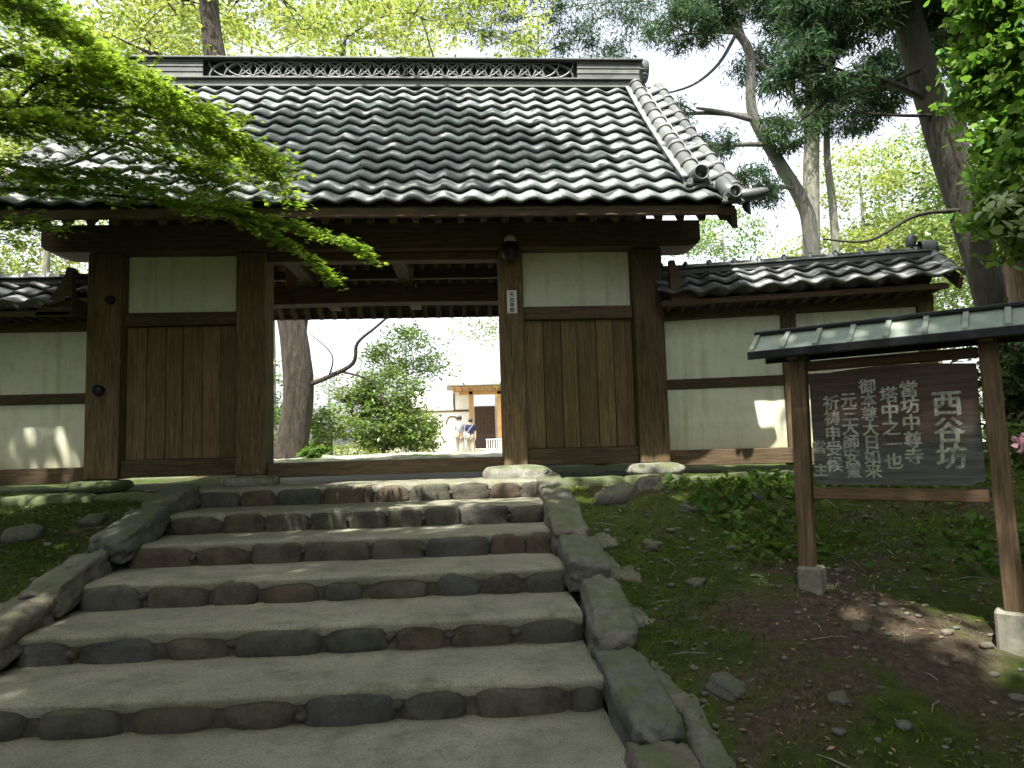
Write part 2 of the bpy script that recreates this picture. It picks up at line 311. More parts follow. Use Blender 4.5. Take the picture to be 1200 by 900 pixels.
def me_of(name, mb, mat, smooth=False):
    me = bpy.data.meshes.new(name); me.from_pydata(mb.v, [], mb.f); me.materials.append(mat); me.update()
    if smooth: me.polygons.foreach_set('use_smooth', [True] * len(me.polygons))
    return me
def off(parent):
    o = Vector((0, 0, 0))
    while parent: o += parent.location; parent = parent.parent
    return o
def obj(name, mb, mat, parent=None, smooth=False, local=False):
    """world-space vertices unless local; the part sits at its parent's origin"""
    if parent and not local:
        o_ = off(parent); mb.v = [(q[0] - o_.x, q[1] - o_.y, q[2] - o_.z) for q in mb.v]
    me = me_of(name, mb, mat, smooth); o = bpy.data.objects.new(name, me); COL.objects.link(o); o.parent = parent; return o
def inst(name, me, parent, loc, rot=(0, 0, 0), sc=(1, 1, 1)):
    o = bpy.data.objects.new(name, me); COL.objects.link(o); o.parent = parent; o.location = loc; o.rotation_euler = rot; o.scale = sc; return o
def thing(name, label, cat, loc=(0, 0, 0), rz=0, group=None):
    o = bpy.data.objects.new(name, None); COL.objects.link(o); o.location = loc; o.rotation_euler = (0, 0, rz); o.empty_display_size = .2
    return tag(o, label, cat, group)
def copy_tree(o, parent=None):
    c = o.copy(); COL.objects.link(c); c.parent = parent
    for ch in o.children: copy_tree(ch, c)
    return c

def stone_mb(sx, sy, sz, seed, n=4, pw=4.0, rough=0.09, hf=0.0):
    rg = random.Random(seed); mp = {}; vs = []; fs = []
    so_ = Vector((seed * 1.37 % 50, seed * 2.11 % 50, seed * .73 % 50))
    def vid(i, j, k):
        if (i, j, k) not in mp:
            p = Vector((2 * i / n - 1, 2 * j / n - 1, 2 * k / n - 1)); l = (abs(p.x) ** pw + abs(p.y) ** pw + abs(p.z) ** pw) ** (1 / pw)
            p = p / l * 1.0; d = 1 + rough * 2.2 * mnoise.noise(p * 1.1 + so_) + rough * mnoise.noise(p * 2.6 + so_) + hf * mnoise.noise(Vector((p.x * sx, p.y * sy, p.z * sz)) * 14 + so_)
            mp[(i, j, k)] = len(vs); vs.append((p.x * sx / 2 * d, p.y * sy / 2 * d, p.z * sz / 2 * d))
        return mp[(i, j, k)]
    for a in range(n):
        for b in range(n):
            fs += [(vid(a, b, 0), vid(a, b + 1, 0), vid(a + 1, b + 1, 0), vid(a + 1, b, 0)), (vid(a, b, n), vid(a + 1, b, n), vid(a + 1, b + 1, n), vid(a, b + 1, n)),
                   (vid(a, 0, b), vid(a + 1, 0, b), vid(a + 1, 0, b + 1), vid(a, 0, b + 1)), (vid(a, n, b), vid(a, n, b + 1), vid(a + 1, n, b + 1), vid(a + 1, n, b)),
                   (vid(0, a, b), vid(0, a, b + 1), vid(0, a + 1, b + 1), vid(0, a + 1, b)), (vid(n, a, b), vid(n, a + 1, b), vid(n, a + 1, b + 1), vid(n, a, b + 1))]
    return MB().add(vs, fs)

# ------------------------------------------------------------------ terrain
H0 = 0.158; TR = 0.60; Y0 = 6.45; SX0, SX1 = -2.42, 0.62
def smooth(a, b, x):
    t = max(0, min(1, (x - a) / (b - a))); return t * t * (3 - 2 * t)
def ground_z(x, y):
    slope = -(Y0 - y) * H0 / TR
    s = slope if y < Y0 else 0.0
    s = max(s, -3.2)
    k = smooth(0, .7, y - Y0 + .35)
    z = (slope - 0.02) * (1 - k) + (-0.03) * k if y < 7.2 else -0.03
    z = max(z, -3.2)
    if y < 7.0:
        if x > SX1: z += -0.10 * smooth(6.2, 6.6, y) + 0.10 * smooth(SX1 + .4, 1.6, x) * (1 - smooth(5.6, 6.5, y)) + 0.14 * smooth(3.0, 5.0, x)
        if x < SX0: z += 0.14 * smooth(-SX0 + .5, 4.2, -x) * (1 - smooth(5.6, 6.5, y)) - .06 * smooth(5.2, 6.2, y)
        inside = smooth(SX0 - .12, SX0 + .1, x) * (1 - smooth(SX1 - .1, SX1 + .12, x))
        z -= 0.45 * inside * (1 - smooth(6.6, 7.0, y))
    z += 0.22 * smooth(9, 12.5, y) - 0.34 * smooth(14, 32, y)
    z += 2.2 * smooth(7, 22, x) * smooth(4, 9, y)
    z += 0.05 * mnoise.noise(Vector((x * .8, y * .8, 3.1))) * (1 if (y > 9 or x > 1 or x < -2.8) else .3) + 0.02 * mnoise.noise(Vector((x * 4, y * 4, 8))) + 0.012 * mnoise.noise(Vector((x * 11, y * 11, 5)))
    return z
def axis(lo, hi, a, b, fine, grow=1.12):
    c = list(np.arange(a, b, fine)); st = fine; q = c[-1]
    while q < hi: st *= grow; q += st; c.append(q)
    st = fine; q = c[0]
    while q > lo: st *= grow; q -= st; c.insert(0, q)
    return c
gx = axis(-400, 400, -4.2, 5.2, 0.05); gy = axis(-60, 600, 2.2, 7.6, 0.05)
g = MB(); g.v = [(x, y, ground_z(x, y)) for y in gy for x in gx]
nx = len(gx); g.f = [(j * nx + i, j * nx + i + 1, (j + 1) * nx + i + 1, (j + 1) * nx + i) for j in range(len(gy) - 1) for i in range(nx - 1)]
tag(obj('ground', g, GROUND, None, True), kind='structure')

# ------------------------------------------------------------------ staircase
stairs = thing('stone_staircase', 'broad flight of concrete treads faced with rounded field stones climbing to the gate', 'steps', (-0.9, 3.4, -0.95))
rg = random.Random(11); sid = 1
for i in range(0, 10):
    zt = -i * H0; yn = Y0 - i * TR; yb = yn + TR if i else 9.0
    x0, x1 = SX0 - 0.02 * i, SX1
    # slab, its front edge wavering over the stones
    nxs = 60; t = MB(); ys = [yn + .012, yn + .045, yn + .12, yn + .3, yb + .06] if i else [yn + .03, yn + .06, yn + .12, yn + .4, 7.1, yb]
    if i == 0: x0, x1 = SX0, SX1
    for j, yy in enumerate(ys):
        for k in range(nxs + 1):
            x = x0 + (x1 - x0) * k / nxs; wv = .022 * mnoise.noise(Vector((x * 3.2, i * 7.7, 0))) if j < 3 else 0
            zz = zt + .006 * mnoise.noise(Vector((x * 2, yy * 2, i))) - (.022 if j == 0 else .004 if j == 1 else 0)
            t.v.append((x, yy + wv, zz))
    t.v += [(x0 + (x1 - x0) * k / nxs, yn + .04, zt - .07) for k in range(nxs + 1)]
    n1 = nxs + 1
    t.f = [(j * n1 + k, j * n1 + k + 1, (j + 1) * n1 + k + 1, (j + 1) * n1 + k) for j in range(len(ys) - 1) for k in range(nxs)]
    t.f += [(len(ys) * n1 + k, len(ys) * n1 + k + 1, k + 1, k) for k in range(nxs)]
    obj('tread', t, TREAD, stairs, True)
    mo = MB(); mo.box(x0, x1, yn + .045, yn + .3, zt - H0 - .1, zt - .03, .01); obj('mortar_core', mo, MORTAR, stairs)
    x = x0 + .02
    while x < x1 - .1:
        wd = rg.uniform(.26, .5)
        if x + wd > x1 - .12: wd = x1 - x
        hh = H0 * (rg.uniform(1.2, 1.45) if i >= 2 else rg.uniform(1.05, 1.2)); sq = stone_mb(wd * .975, .22, hh, sid, 7, rg.choice([2.5, 2.8, 3.2, 4, 5] if i >= 3 else [3.2, 4.5, 6, 8, 9]), .05, .05); zm = max(v[2] for v in sq.v); sq.v = [(a, b, c - zm) for a, b, c in sq.v]; sm = me_of('stone', sq, STONE, True)
        o = inst('stone', sm, stairs, Vector((x + wd / 2, yn + .105 + rg.uniform(-.014, .01), zt - rg.uniform(.004, .016))) - stairs.location, (rg.uniform(-.02, .04), rg.uniform(-.015, .015), rg.uniform(-.04, .04)))
        x += wd; sid += 1
        if rg.random() < .35 and x < x1 - .3:     # a small wedge stone in the joint
            sm = me_of('stone', stone_mb(.07, .1, .045, sid, 3, 2.6, .08), STONE, True)
            inst('stone', sm, stairs, Vector((x, yn + .05, zt - rg.uniform(.08, .12))) - stairs.location, (0, rg.uniform(-.6, .6), 0)); sid += 1

# kerbs of the flight: two rows of stones running down the slope
def kerb(name, label, rows, base):
    k = thing(name, label, 'stone kerb', base); sd_ = rg.randint(100, 999)
    for (xa, xb, wdt, th, zo, ya, yb, tilt, mt) in rows:
        y = ya; s_ = 0
        while y > yb:
            L = rg.uniform(.42, .8); xc = xa + (xb - xa) * (ya - y) / (ya - yb); z = -(Y0 - y) * H0 / TR + zo if y < Y0 else zo
            sm = me_of('stone', stone_mb(wdt * rg.uniform(.9, 1.12), L * 1.05, th, sd_ + s_, 11, 8.0, .07, .11), mt, True)
            inst('stone', sm, k, Vector((xc + rg.uniform(-.02, .02), y - L / 2, z - L / 2 * H0 / TR + rg.uniform(-.02, .02))) - k.location, (math.atan(H0 / TR) * rg.uniform(.5, 1.05), tilt + rg.uniform(-.06, .06), rg.uniform(-.08, .08)))
            y -= L; s_ += 1; sd_ += 7
    return k
kerb('stone_kerb', 'sloping kerb of flat worn stones along the right side of the steps', [(.735, .76, .25, .22, -.035, 6.6, -.4, .05, KERB), (.93, 1.0, .24, .16, -.10, 5.7, 3.2, .16, KERB)], (.8, 3.4, -.9))
kerb('stone_kerb', 'sloping kerb of long flat stones along the left side of the steps', [(-2.50, -2.72, .26, .2, -.02, 6.5, -.4, -.04, KERB), (-2.72, -2.98, .22, .14, -.08, 5.4, 2.6, -.2, KERB)], (-2.6, 3.4, -.9))

# foundation courses either side of the landing
def course(label, x0, x1, y, zc, wlo, whi, hgt, base, mat=MOSSY, yfun=None, seed=0, rows=1):
    f = thing('foundation_stones', label, 'stone edging', base); r2 = random.Random(seed)
    for rrow in range(rows):
        x = x0 + r2.uniform(0, .1)
        while x < x1:
            wd = r2.uniform(wlo, whi); yy = y + (yfun(x) if yfun else 0) - rrow * .14; hh = hgt * r2.uniform(.85, 1.1)
            sm = me_of('stone', stone_mb(wd * 1.0, .34, hh, r2.randint(1, 9999), 5, 5.5, .05), mat, True)
            inst('stone', sm, f, Vector((x + wd / 2, yy, zc - rrow * hgt * .8)) - f.location, (r2.uniform(-.05, .05), r2.uniform(-.03, .03), r2.uniform(-.04, .04))); x += wd
    return f
course('long mossy foundation stones below the left wall, left of the steps', -6.4, -2.55, 6.55, -.11, .6, 1.15, .22, (-4, 6.5, -.2), seed=3)
course('mossy rubble foundation stones below the right wall, right of the steps', .72, 4.6, 6.52, -.10, .3, .75, .2, (2.4, 6.4, -.2), seed=5, yfun=lambda x: -.22 * max(0, x - 2.1), rows=2)
for (nm, lb, x, y, sx, sy, sz, z, mt) in (('base_stone', 'flat pale base stone under the left inner gate post', -2.14, 7.12, .52, .5, .12, .035, PALE),
                                         ('base_stone', 'domed base stone in front of the right inner gate post', .46, 6.98, .66, .46, .2, .02, PALE),
                                         ('base_stone', 'mossy base stone under the left outer gate post', -3.57, 7.15, .5, .44, .12, .03, MOSSY),
                                         ('base_stone', 'brown base stone under the right outer gate post', 1.88, 7.12, .56, .44, .14, .03, PALE)):
    o = obj(nm, stone_mb(sx, sy, sz, hash((x, y)) % 97, 5, 4, .05), mt, None, True); o.location = (x, y, z); tag(o, lb, 'base stone', 'base stones of the gate posts')

# ------------------------------------------------------------------ the gate
gate = thing('temple_gate', 'old wooden temple gate with grey tiled gable roof, plaster panels and open doorway', 'gate', (-.84, 7.3, 0))
def gp(name, mat, *boxes, b=.008):
    q = MB()
    for bx in boxes: q.box(*bx, b)
    return obj(name, q, mat, gate)
for (a, b) in ((-3.725, -3.405), (-2.29, -2.0), (.345, .59), (1.735, 2.045)):
    gp('post', W_V, (a, b, 7.12, 7.45, .09, 2.326), b=.015)
for a in (-3.7, 1.75): gp('back_post', W_V, (a, a + .24, 9.9, 10.14, 0, 2.4))
# the great cross beam with rounded lower ends
poly = [(-4.15, 2.4), (-4.12, 2.355), (-4.02, 2.33), (2.33, 2.33), (2.42, 2.35), (2.45, 2.4), (2.45, 2.6), (-4.15, 2.6)]
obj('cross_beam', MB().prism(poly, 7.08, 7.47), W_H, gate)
gp('plaster_panel', PLASTER, (-3.402, -2.293, 7.29, 7.36, 1.738, 2.327), b=.002)
gp('plaster_panel', PLASTER, (.593, 1.732, 7.29, 7.36, 1.738, 2.327), b=.002)
gp('rail', W_H, (-3.402, -2.293, 7.2, 7.329, 1.606, 1.736)); gp('rail', W_H, (.593, 1.732, 7.2, 7.329, 1.606, 1.736))
gp('bottom_rail', W_H, (-3.402, -2.293, 7.18, 7.329, .1, .27)); gp('bottom_rail', W_H, (.593, 1.732, 7.18, 7.329, .1, .27))
for (a, b) in ((-3.402, -2.293), (.593, 1.732)):
    q = a; r2 = random.Random(int(a * 10)); cuts = [.2, .19, .17, .2, .18, .2]; s_ = sum(cuts)
    for c in cuts:
        wd = c / s_ * (b - a); dy = r2.uniform(0, .012)
        gp('board', W_B, (q + .003, q + wd - .003, 7.265 + dy, 7.3 + dy, .272, 1.603), b=.004); q += wd
    gp('backing', W_H, (a, b, 7.33, 7.35, .2, 1.66), b=.001)
gp('threshold', W_H, (-1.998, .343, 7.2, 7.42, .06, .2))
gp('lintel_tie', W_H, (-1.998, .343, 7.2, 7.36, 2.24, 2.327))
# bracket boards where the side walls meet the gate
for sgn, X in ((-1, -3.728), (1, 2.048)):
    pl = [(X, 1.66)] + [(X + sgn * a, b) for a, b in ((.33, 1.66), (.31, 1.72), (.24, 1.78), (.17, 1.86), (.11, 1.96), (.07, 2.04), (.05, 2.12))] + [(X, 2.12)]
    if sgn > 0: pl = pl[::-1]
    obj('bracket_board', MB().prism(pl, 6.86, 6.93), W_H, gate)
    gp('bracket_arm', W_Y, (min(X, X + sgn * .1), max(X, X + sgn * .1), 6.93, 7.3, 1.68, 1.84))
# inner beams
arc = [(-3.6 + 5.5 * k / 16, 2.03 + .045 * math.sin(PI * k / 16)) for k in range(17)]
obj('curved_beam', MB().prism(arc + [(1.9, 2.26), (-3.6, 2.26)], 8.5, 8.74), W_H, gate)
for X in (-3.58, -1.82, -.7, 1.87):
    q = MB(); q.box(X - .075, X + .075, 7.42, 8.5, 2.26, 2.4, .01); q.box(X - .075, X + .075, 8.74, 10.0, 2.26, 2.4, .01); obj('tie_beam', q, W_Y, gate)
gp('back_cross_beam', W_H, (-4.1, 2.4, 9.93, 10.12, 2.42, 2.62))
for Y, Z in ((7.75, 2.62), (8.15, 2.85)): gp('purlin', W_H, (-4.0, 2.35, Y, Y + .1, Z, Z + .12))
for Y, Z in ((9.0, 2.95), (9.5, 2.6)): gp('purlin', W_H, (-4.0, 2.35, Y, Y + .1, Z, Z + .12))
for X in (-3.5, -2.1, -.7, .6, 1.9): gp('king_post', W_V, (X - .06, X + .06, 8.56, 8.68, 2.26, 4.6))
# roof surface
YE, YR, ZE, ZR = 6.10, 8.62, 2.44, 4.82
def roof_z(y):
    t = (y - YE) / (YR - YE); return ZE + (ZR - ZE) * (0.90 * t + 0.10 * t * t)
RX0, RX1 = -4.16, 2.50
NC = 25; PW = (RX1 - RX0) / NC
def strip(y0, y1, dz, th, x0, x1, n=8, flip=False):
    q = MB()
    for k in range(n + 1):
        y = y0 + (y1 - y0) * k / n; z = roof_z(y) + dz; yy = 2 * YR - y if flip else y
        q.v += [(x0, yy, z), (x1, yy, z), (x0, yy, z - th), (x1, yy, z - th)]
    for k in range(n):
        a = 4 * k; q.f += [(a, a + 1, a + 5, a + 4), (a + 2, a + 6, a + 7, a + 3), (a, a + 4, a + 6, a + 2), (a + 1, a + 3, a + 7, a + 5)]
    q.f += [(0, 2, 3, 1), (4 * n, 4 * n + 1, 4 * n + 3, 4 * n + 2)]
    return q
for fl in (False, True): obj('roof_sheathing', strip(YE + .03, YR - .02, -.05, .03, RX0 + .06, RX1 - .06, flip=fl), W_H, gate)
gp('fascia', W_H, (RX0 + .04, RX1 - .04, 6.125, 6.16, 2.345, 2.43)); gp('fascia', W_H, (RX0 + .04, RX1 - .04, 2 * YR - 6.16, 2 * YR - 6.125, 2.345, 2.43))
for side in (0, 1):
    rm = None
    for k in range(33):
        X = RX0 + .12 + k * (RX1 - RX0 - .24) / 32
        if rm is None:
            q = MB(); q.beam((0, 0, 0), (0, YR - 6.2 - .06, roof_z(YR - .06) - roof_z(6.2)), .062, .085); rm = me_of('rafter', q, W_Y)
        o = inst('rafter', rm, gate, Vector((X, 6.2 if not side else 2 * YR - 6.2, roof_z(6.2) - .175)) - gate.location)
        if side: o.rotation_euler = (0, 0, PI)
# gable boards and barge boards
for X in (-3.62, 1.9):
    q = MB(); q.prism([(7.3, 2.62), (9.94, 2.62), (9.94, 3.3), (8.62, 4.55), (7.3, 3.35)], X, X + .05, 'x'); obj('gable_wall', q, W_H, gate)
for X in (RX0 + .02, RX1 - .07):
    for fl in (False, True): obj('barge_board', strip(YE + .05, YR, -.09, .17, X, X + .05, flip=fl), W_Y, gate)

# pan tile with one roll
def tile_mb(w=.27, L=.29, th=.03, n=10, lift=.042):
    q = MB()
    def prof(t): return .04 * (0.5 + 0.5 * math.cos(2 * PI * (t if t < .5 else 1 - (1 - t) * .85))) ** 1.6 - .004 * math.cos(4 * PI * t)
    ts = [-.13 + 1.15 * k / n for k in range(n + 1)]
    for j, (y, dz) in enumerate(((0, -th), (0, 0), (L, 0))):
        for t in ts:
            z = prof(t) + (lift if j < 2 else -.004) + dz; q.v.append((t * w, y if j else y + .004, z + (0.006 if t < 0 else 0)))
    m = n + 1
    q.f = [(j * m + k, j * m + k + 1, (j + 1) * m + k + 1, (j + 1) * m + k) for j in range(2) for k in range(n)]
    # underside
    q.v += [(t * w, L * .8, prof(t) - th * .6) for t in ts]
    q.f += [(3 * m + k, 3 * m + k + 1, k + 1, k) for k in range(n)]
    return q
TILE_ME = me_of('roof_tile', tile_mb(PW), TILE, True)
seg = []; s_len = 0; prev = (YE, ZE); NR = 13
ys = np.linspace(YE, YR, 400); zs = [roof_z(y) for y in ys]; cl = np.concatenate([[0], np.cumsum(np.hypot(np.diff(ys), np.diff(zs)))]); TOT = cl[-1]; EXP = TOT / NR
rt_ = random.Random(4); spare = MB()
for rr in range(NR):
    s0 = rr * EXP; y = float(np.interp(s0, cl, ys)); z = float(np.interp(s0, cl, zs)); y2 = float(np.interp(min(s0 + EXP, TOT), cl, ys)); z2 = float(np.interp(min(s0 + EXP, TOT), cl, zs))
    an = math.atan2(z2 - z, y2 - y)
    for c in range(NC):
        X = RX0 + c * PW; a2 = an + rt_.uniform(-.012, .012)
        if rr < 12: inst('roof_tile', TILE_ME, gate, Vector((X + rt_.uniform(-.004, .004), y, z + rt_.uniform(-.003, .004))) - gate.location, (a2, 0, rt_.uniform(-.012, .012)))
        else:
            mt = Matrix.Translation((X, y, z)) @ Matrix.Rotation(a2, 4, 'X'); t = tile_mb(PW); spare.add([mt @ Vector(q) for q in t.v], t.f)
        if True:
            mt = Matrix.Translation((X + PW, 2 * YR - y, z)) @ Matrix.Rotation(PI, 4, 'Z') @ Matrix.Rotation(an, 4, 'X')
            t = tile_mb(PW, n=5); spare.add([mt @ Vector(q) for q in t.v], t.f)
tag(obj('roof_tiles_behind', spare, TILE, gate, True), kind='stuff')

# half-round cover tile lying along +Y
def cover_mb(r=.076, L=.27, n=8, collar=.012):
    q = MB()
    for y, rr, in ((0, r + collar), (.05, r + collar), (.051, r), (L, r * .96)):
        q.v += [(rr * math.cos(PI - PI * k / n), y, rr * math.sin(PI * k / n)) for k in range(n + 1)]
    m = n + 1; q.f = [(j * m + k, j * m + k + 1, (j + 1) * m + k + 1, (j + 1) * m + k) for j in range(3) for k in range(n)]
    q.v += [(r * .75 * math.cos(PI - PI * k / n), 0, r * .75 * math.sin(PI * k / n)) for k in range(n + 1)]; o = 4 * m
    q.f += [(o + k, o + k + 1, k + 1, k) for k in range(n)]
    return q
COVER = me_of('cover_tile', cover_mb(), RIDGE, True); COVER_V = me_of('verge_tile', cover_mb(.07, .27), RIDGE, True)
def oni_mb(r=.13):     # round faced end tile with shoulders
    q = MB(); n = 14
    for rr, yy in ((.0, .03), (r * .6, .03), (r * .66, -.075), (r * .8, -.08), (r * .88, -.06), (r * .88, .07)):
        q.v += [(rr * math.cos(2 * PI * k / n), yy, rr * math.sin(2 * PI * k / n)) for k in range(n)]
    q.f = [(j * n + k, (j + 1) * n + k, (j + 1) * n + (k + 1) % n, j * n + (k + 1) % n) for j in range(5) for k in range(n)]
    q.box(-r * 1.25, r * 1.25, -.02, .06, -r * 1.1, -r * .35, .015); q.box(-r * 1.45, -r * .75, -.03, .04, -r * 1.3, -r * .8, .015); q.box(r * .75, r * 1.45, -.03, .04, -r * 1.3, -r * .8, .015)
    return q
ONI = me_of('end_tile', oni_mb(.09), TILE_D, True)
for X in (2.20, -3.80):
    for fl in (0, 1):
        q = strip(6.42, YR - .05, .105, .09, X - .11, X + .11, flip=bool(fl)); obj('descending_ridge_base', q, RIDGE, gate)
        q = strip(6.40, YR - .05, .118, .012, X - .135, X + .135, flip=bool(fl)); obj('descending_ridge_course', q, RIDGE, gate)
        s0 = float(np.interp(6.36, ys, cl)); nn = 12; st = (TOT - s0) / nn
        for k in range(nn):
            s = s0 + k * st; y = float(np.interp(s, cl, ys)); z = roof_z(y) + .12; an = math.atan2(roof_z(y + .1) - roof_z(y), .1)
            if not fl: inst('cover_tile', COVER, gate, Vector((X, y, z)) - gate.location, (an, 0, rt_.uniform(-.01, .01)))
            else: o = inst('cover_tile', COVER, gate, Vector((X, 2 * YR - y, z)) - gate.location); o.rotation_euler = (an, 0, PI); 
        y = 6.30; o = inst('end_tile', ONI, gate, Vector((X, y if not fl else 2 * YR - y, roof_z(y) + .17)) - gate.location, (0, 0, PI * fl))
for X in (RX1 + .03, RX0 - .03):
    sg = 1 if X > 0 else -1
    for fl in (0, 1):
        nn = 13
        for k in range(nn):
            s = k * TOT / nn; y = float(np.interp(s, cl, ys)); z = roof_z(y) + .02; an = math.atan2(roof_z(y + .1) - roof_z(y), .1)
            o = inst('verge_tile', COVER_V, gate, Vector((X, y if not fl else 2 * YR - y, z)) - gate.location, (an, 0, PI * fl))
    q = MB()
    for k in range(13):      # scalloped side flaps hanging from the verge tiles
        s = k * TOT / 13; y = float(np.interp(s, cl, ys)); z = roof_z(y); y2 = float(np.interp(s + TOT / 13, cl, ys)); z2 = roof_z(y2)
        X2 = X + sg * .045
        q.prism([(y, z + .05), (y - .01, z - .11), ((y + y2) / 2, (z + z2) / 2 - .12), (y2, z2 - .02), (y2, z2 + .05)], X2 - .012, X2 + .012, 'x')
    obj('verge_flaps', q, TILE_D, gate)
    # upswept corner tile
    q = MB().tube(spline([(X - sg * .1, 6.1, 2.5), (X + sg * .06, 6.06, 2.5), (X + sg * .2, 6.04, 2.53)], 4), [.06, .062, .064, .064, .06, .055, .048, .04, .03], 10); obj('corner_tile', q, TILE_D, gate, True)
    q = MB().tube([(X - sg * .12, 6.02, 2.47), (X - sg * .12, 6.3, 2.70)], .07, 10); obj('corner_tile', q, TILE_D, gate, True)
    o = inst('end_tile', me_of('end_tile', oni_mb(.07), TILE_D, True), gate, Vector((X - sg * .13, 6.03, 2.5)) - gate.location)
# main ridge
RA, RB = -4.02, 2.28
def rb(name, mat, *a, b=.004): return gp(name, mat, a, b=b)
rb('ridge_base', RIDGE, RA, RB, 8.46, 8.78, 4.76, 4.845); rb('ridge_course', RIDGE, RA - .01, RB + .01, 8.43, 8.81, 4.848, 4.87)
rb('ridge_core', TILE_D, RA + .02, RB - .02, 8.58, 8.66, 4.872, 5.098)
rb('ridge_course', RIDGE, RA - .02, RB + .02, 8.42, 8.82, 5.10, 5.122); rb('ridge_course', RIDGE, RA, RB, 8.47, 8.77, 5.125, 5.145)
for (a, b) in ((RA, -3.12), (1.46, RB)):
    for k in range(7): rb('ridge_course', RIDGE, a + .004 * (k % 2), b - .004 * (k % 2), 8.455 + .008 * (k % 2), 8.785, 4.873 + k * .0325, 4.873 + k * .0325 + .029)
la = MB(); r0, rw = .27, .02
for k in range(12): la.add([(rr * math.cos(PI * k / 11), yy, rr * math.sin(PI * k / 11) * .205 / .27) for rr in () for yy in ()], [])
lm = MB(); n = 12
for k in range(n + 1):
    a = PI * k / n
    for rr in (r0, r0 - rw):
        for yy in (-.05, .04): lm.v.append((rr * math.cos(a), yy, .006 + rr * math.sin(a) * .21 / .27))
for k in range(n):
    a = 4 * k; lm.f += [(a, a + 4, a + 6, a + 2), (a + 1, a + 3, a + 7, a + 5), (a, a + 1, a + 5, a + 4), (a + 2, a + 6, a + 7, a + 3)]
LAT = me_of('lattice_arch', lm, RIDGE, True)
x = -3.12 + .14; k = 0
while x < 1.46 - .05:
    inst('lattice_arch', LAT, gate, Vector((x, 8.52 + .004 * (k % 2), 4.873)) - gate.location, sc=(min(1, .97), 1, 1)) if -3.12 + .27 <= x <= 1.19 else None
    if -3.12 + .27 <= x <= 1.19: inst('lattice_arch', LAT, gate, Vector((x + .0, 8.515 + .004 * (k % 2), 5.097)) - gate.location, (PI, 0, 0))
    x += .27 / 1.5; k += 1
q = MB(); x = RA
capm = me_of('ridge_cap', MB().add(*(lambda t: ([(p[1], p[0], p[2]) for p in t.v], [f[::-1] for f in t.f]))(cover_mb(.075, .27))), RIDGE, True)
while x < RB - .1:
    inst('ridge_cap', capm, gate, Vector((x, 8.62, 5.14)) - gate.location); x += .255
for X, rz in ((RA - .03, -PI / 2), (RB + .03, PI / 2)): inst('end_tile', me_of('end_tile', oni_mb(.17), TILE_D, True), gate, Vector((X, 8.62, 5.05)) - gate.location, (0, 0, rz))
# iron bolt on the left outer post
obj('iron_boss', MB().tube([(-3.585, 7.12, .96), (-3.585, 7.085, .96), (-3.585, 7.06, .96)], [.055, .055, .035], 10), IRON, gate, True)
obj('iron_boss', MB().tube([(-3.49, 7.12, 1.85), (-3.49, 7.06, 1.85)], [.045, .035], 8), IRON, gate, True)

# ------------------------------------------------------------------ lamp and name plate on the right inner post
lamp = thing('wall_lamp', 'small dark lamp with pale glass fixed under the beam on the right inner post', 'lamp', (.46, 7.0, 2.3))
obj('lamp_bracket', MB().box(.42, .5, 7.0, 7.118, 2.2, 2.3), IRON, lamp)
obj('lamp_body', MB().tube([(.46, 6.97, 2.16), (.46, 6.97, 2.2), (.46, 6.97, 2.32), (.46, 6.97, 2.35)], [.045, .085, .09, .06], 12), IRON, lamp, True)
obj('lamp_glass', MB().tube([(.46, 6.97, 2.35), (.46, 6.97, 2.39), (.46, 6.97, 2.43)], [.06, .062, .03], 12), GLASSY, lamp, True)
plate = thing('name_plate', 'narrow white name plate with black characters on the right inner post', 'name plate', (.47, 7.11, 1.65))
obj('plate', MB().box(.42, .52, 7.105, 7.119, 1.655, 1.89, .002), WHITEP, plate)
def text_mesh(ch, size):
    c = bpy.data.curves.new('writing', 'FONT'); c.body = ch; c.size = size; c.resolution_u = 2; c.offset = 0
    o = bpy.data.objects.new('writing', c); COL.objects.link(o); bpy.context.view_layer.update()
    me = bpy.data.meshes.new_from_object(o.evaluated_get(bpy.context.evaluated_depsgraph_get())); bpy.data.objects.remove(o); return me
def write(parent, s, x, ztop, size, pitch, y, mat, jit=0, name='writing', xs=1.0):
    q = MB()
    for i, ch in enumerate(s):
        me = text_mesh(ch, size); jx = random.uniform(-jit, jit); jz = random.uniform(-jit, jit)
        for kk, (dx, dz) in enumerate(((0, 0), (.03, .01), (-.03, -.01), (.0, .03))):
            q.add([(x + jx + dx * size + (v.co.x - size * .5) * xs, y - .0004 * kk, ztop - size * .88 - i * pitch + v.co.y + jz + dz * size) for v in me.vertices], [tuple(p.vertices) for p in me.polygons])
    return tag(obj(name, q, mat, parent, local=True), kind='stuff')
write(plate, '天台寺院', .0, .222, .05, .054, -.0085, BLACKP)

# ------------------------------------------------------------------ side walls
def roof_cols(parent, x0, x1, ye, ze, yr, zr, rows, mat_me, rgs, back=True):
    an = math.atan2(zr - ze, yr - ye); L = math.hypot(zr - ze, yr - ye); n = max(1, round((x1 - x0) / .27)); pw = (x1 - x0) / n
    bk = MB()
    for r in range(rows):
        for c in range(n):
            s = r * L / rows
            inst('roof_tile', mat_me, parent, (x0 + c * pw, ye + math.cos(an) * s, ze + math.sin(an) * s + rgs.uniform(-.004, .004)), (an + rgs.uniform(-.03, .03), 0, rgs.uniform(-.02, .02)), (pw / PW, 1, 1))
            mt = Matrix.Translation((x0 + (c + 1) * pw, 2 * yr - ye - math.cos(an) * s, ze + math.sin(an) * s)) @ Matrix.Rotation(PI, 4, 'Z') @ Matrix.Rotation(an, 4, 'X')
            t = tile_mb(pw, n=5); bk.add([mt @ Vector(q) for q in t.v], t.f)
    o = tag(obj('roof_tiles_behind', bk, TILE_D, parent, True, local=True), kind='stuff')
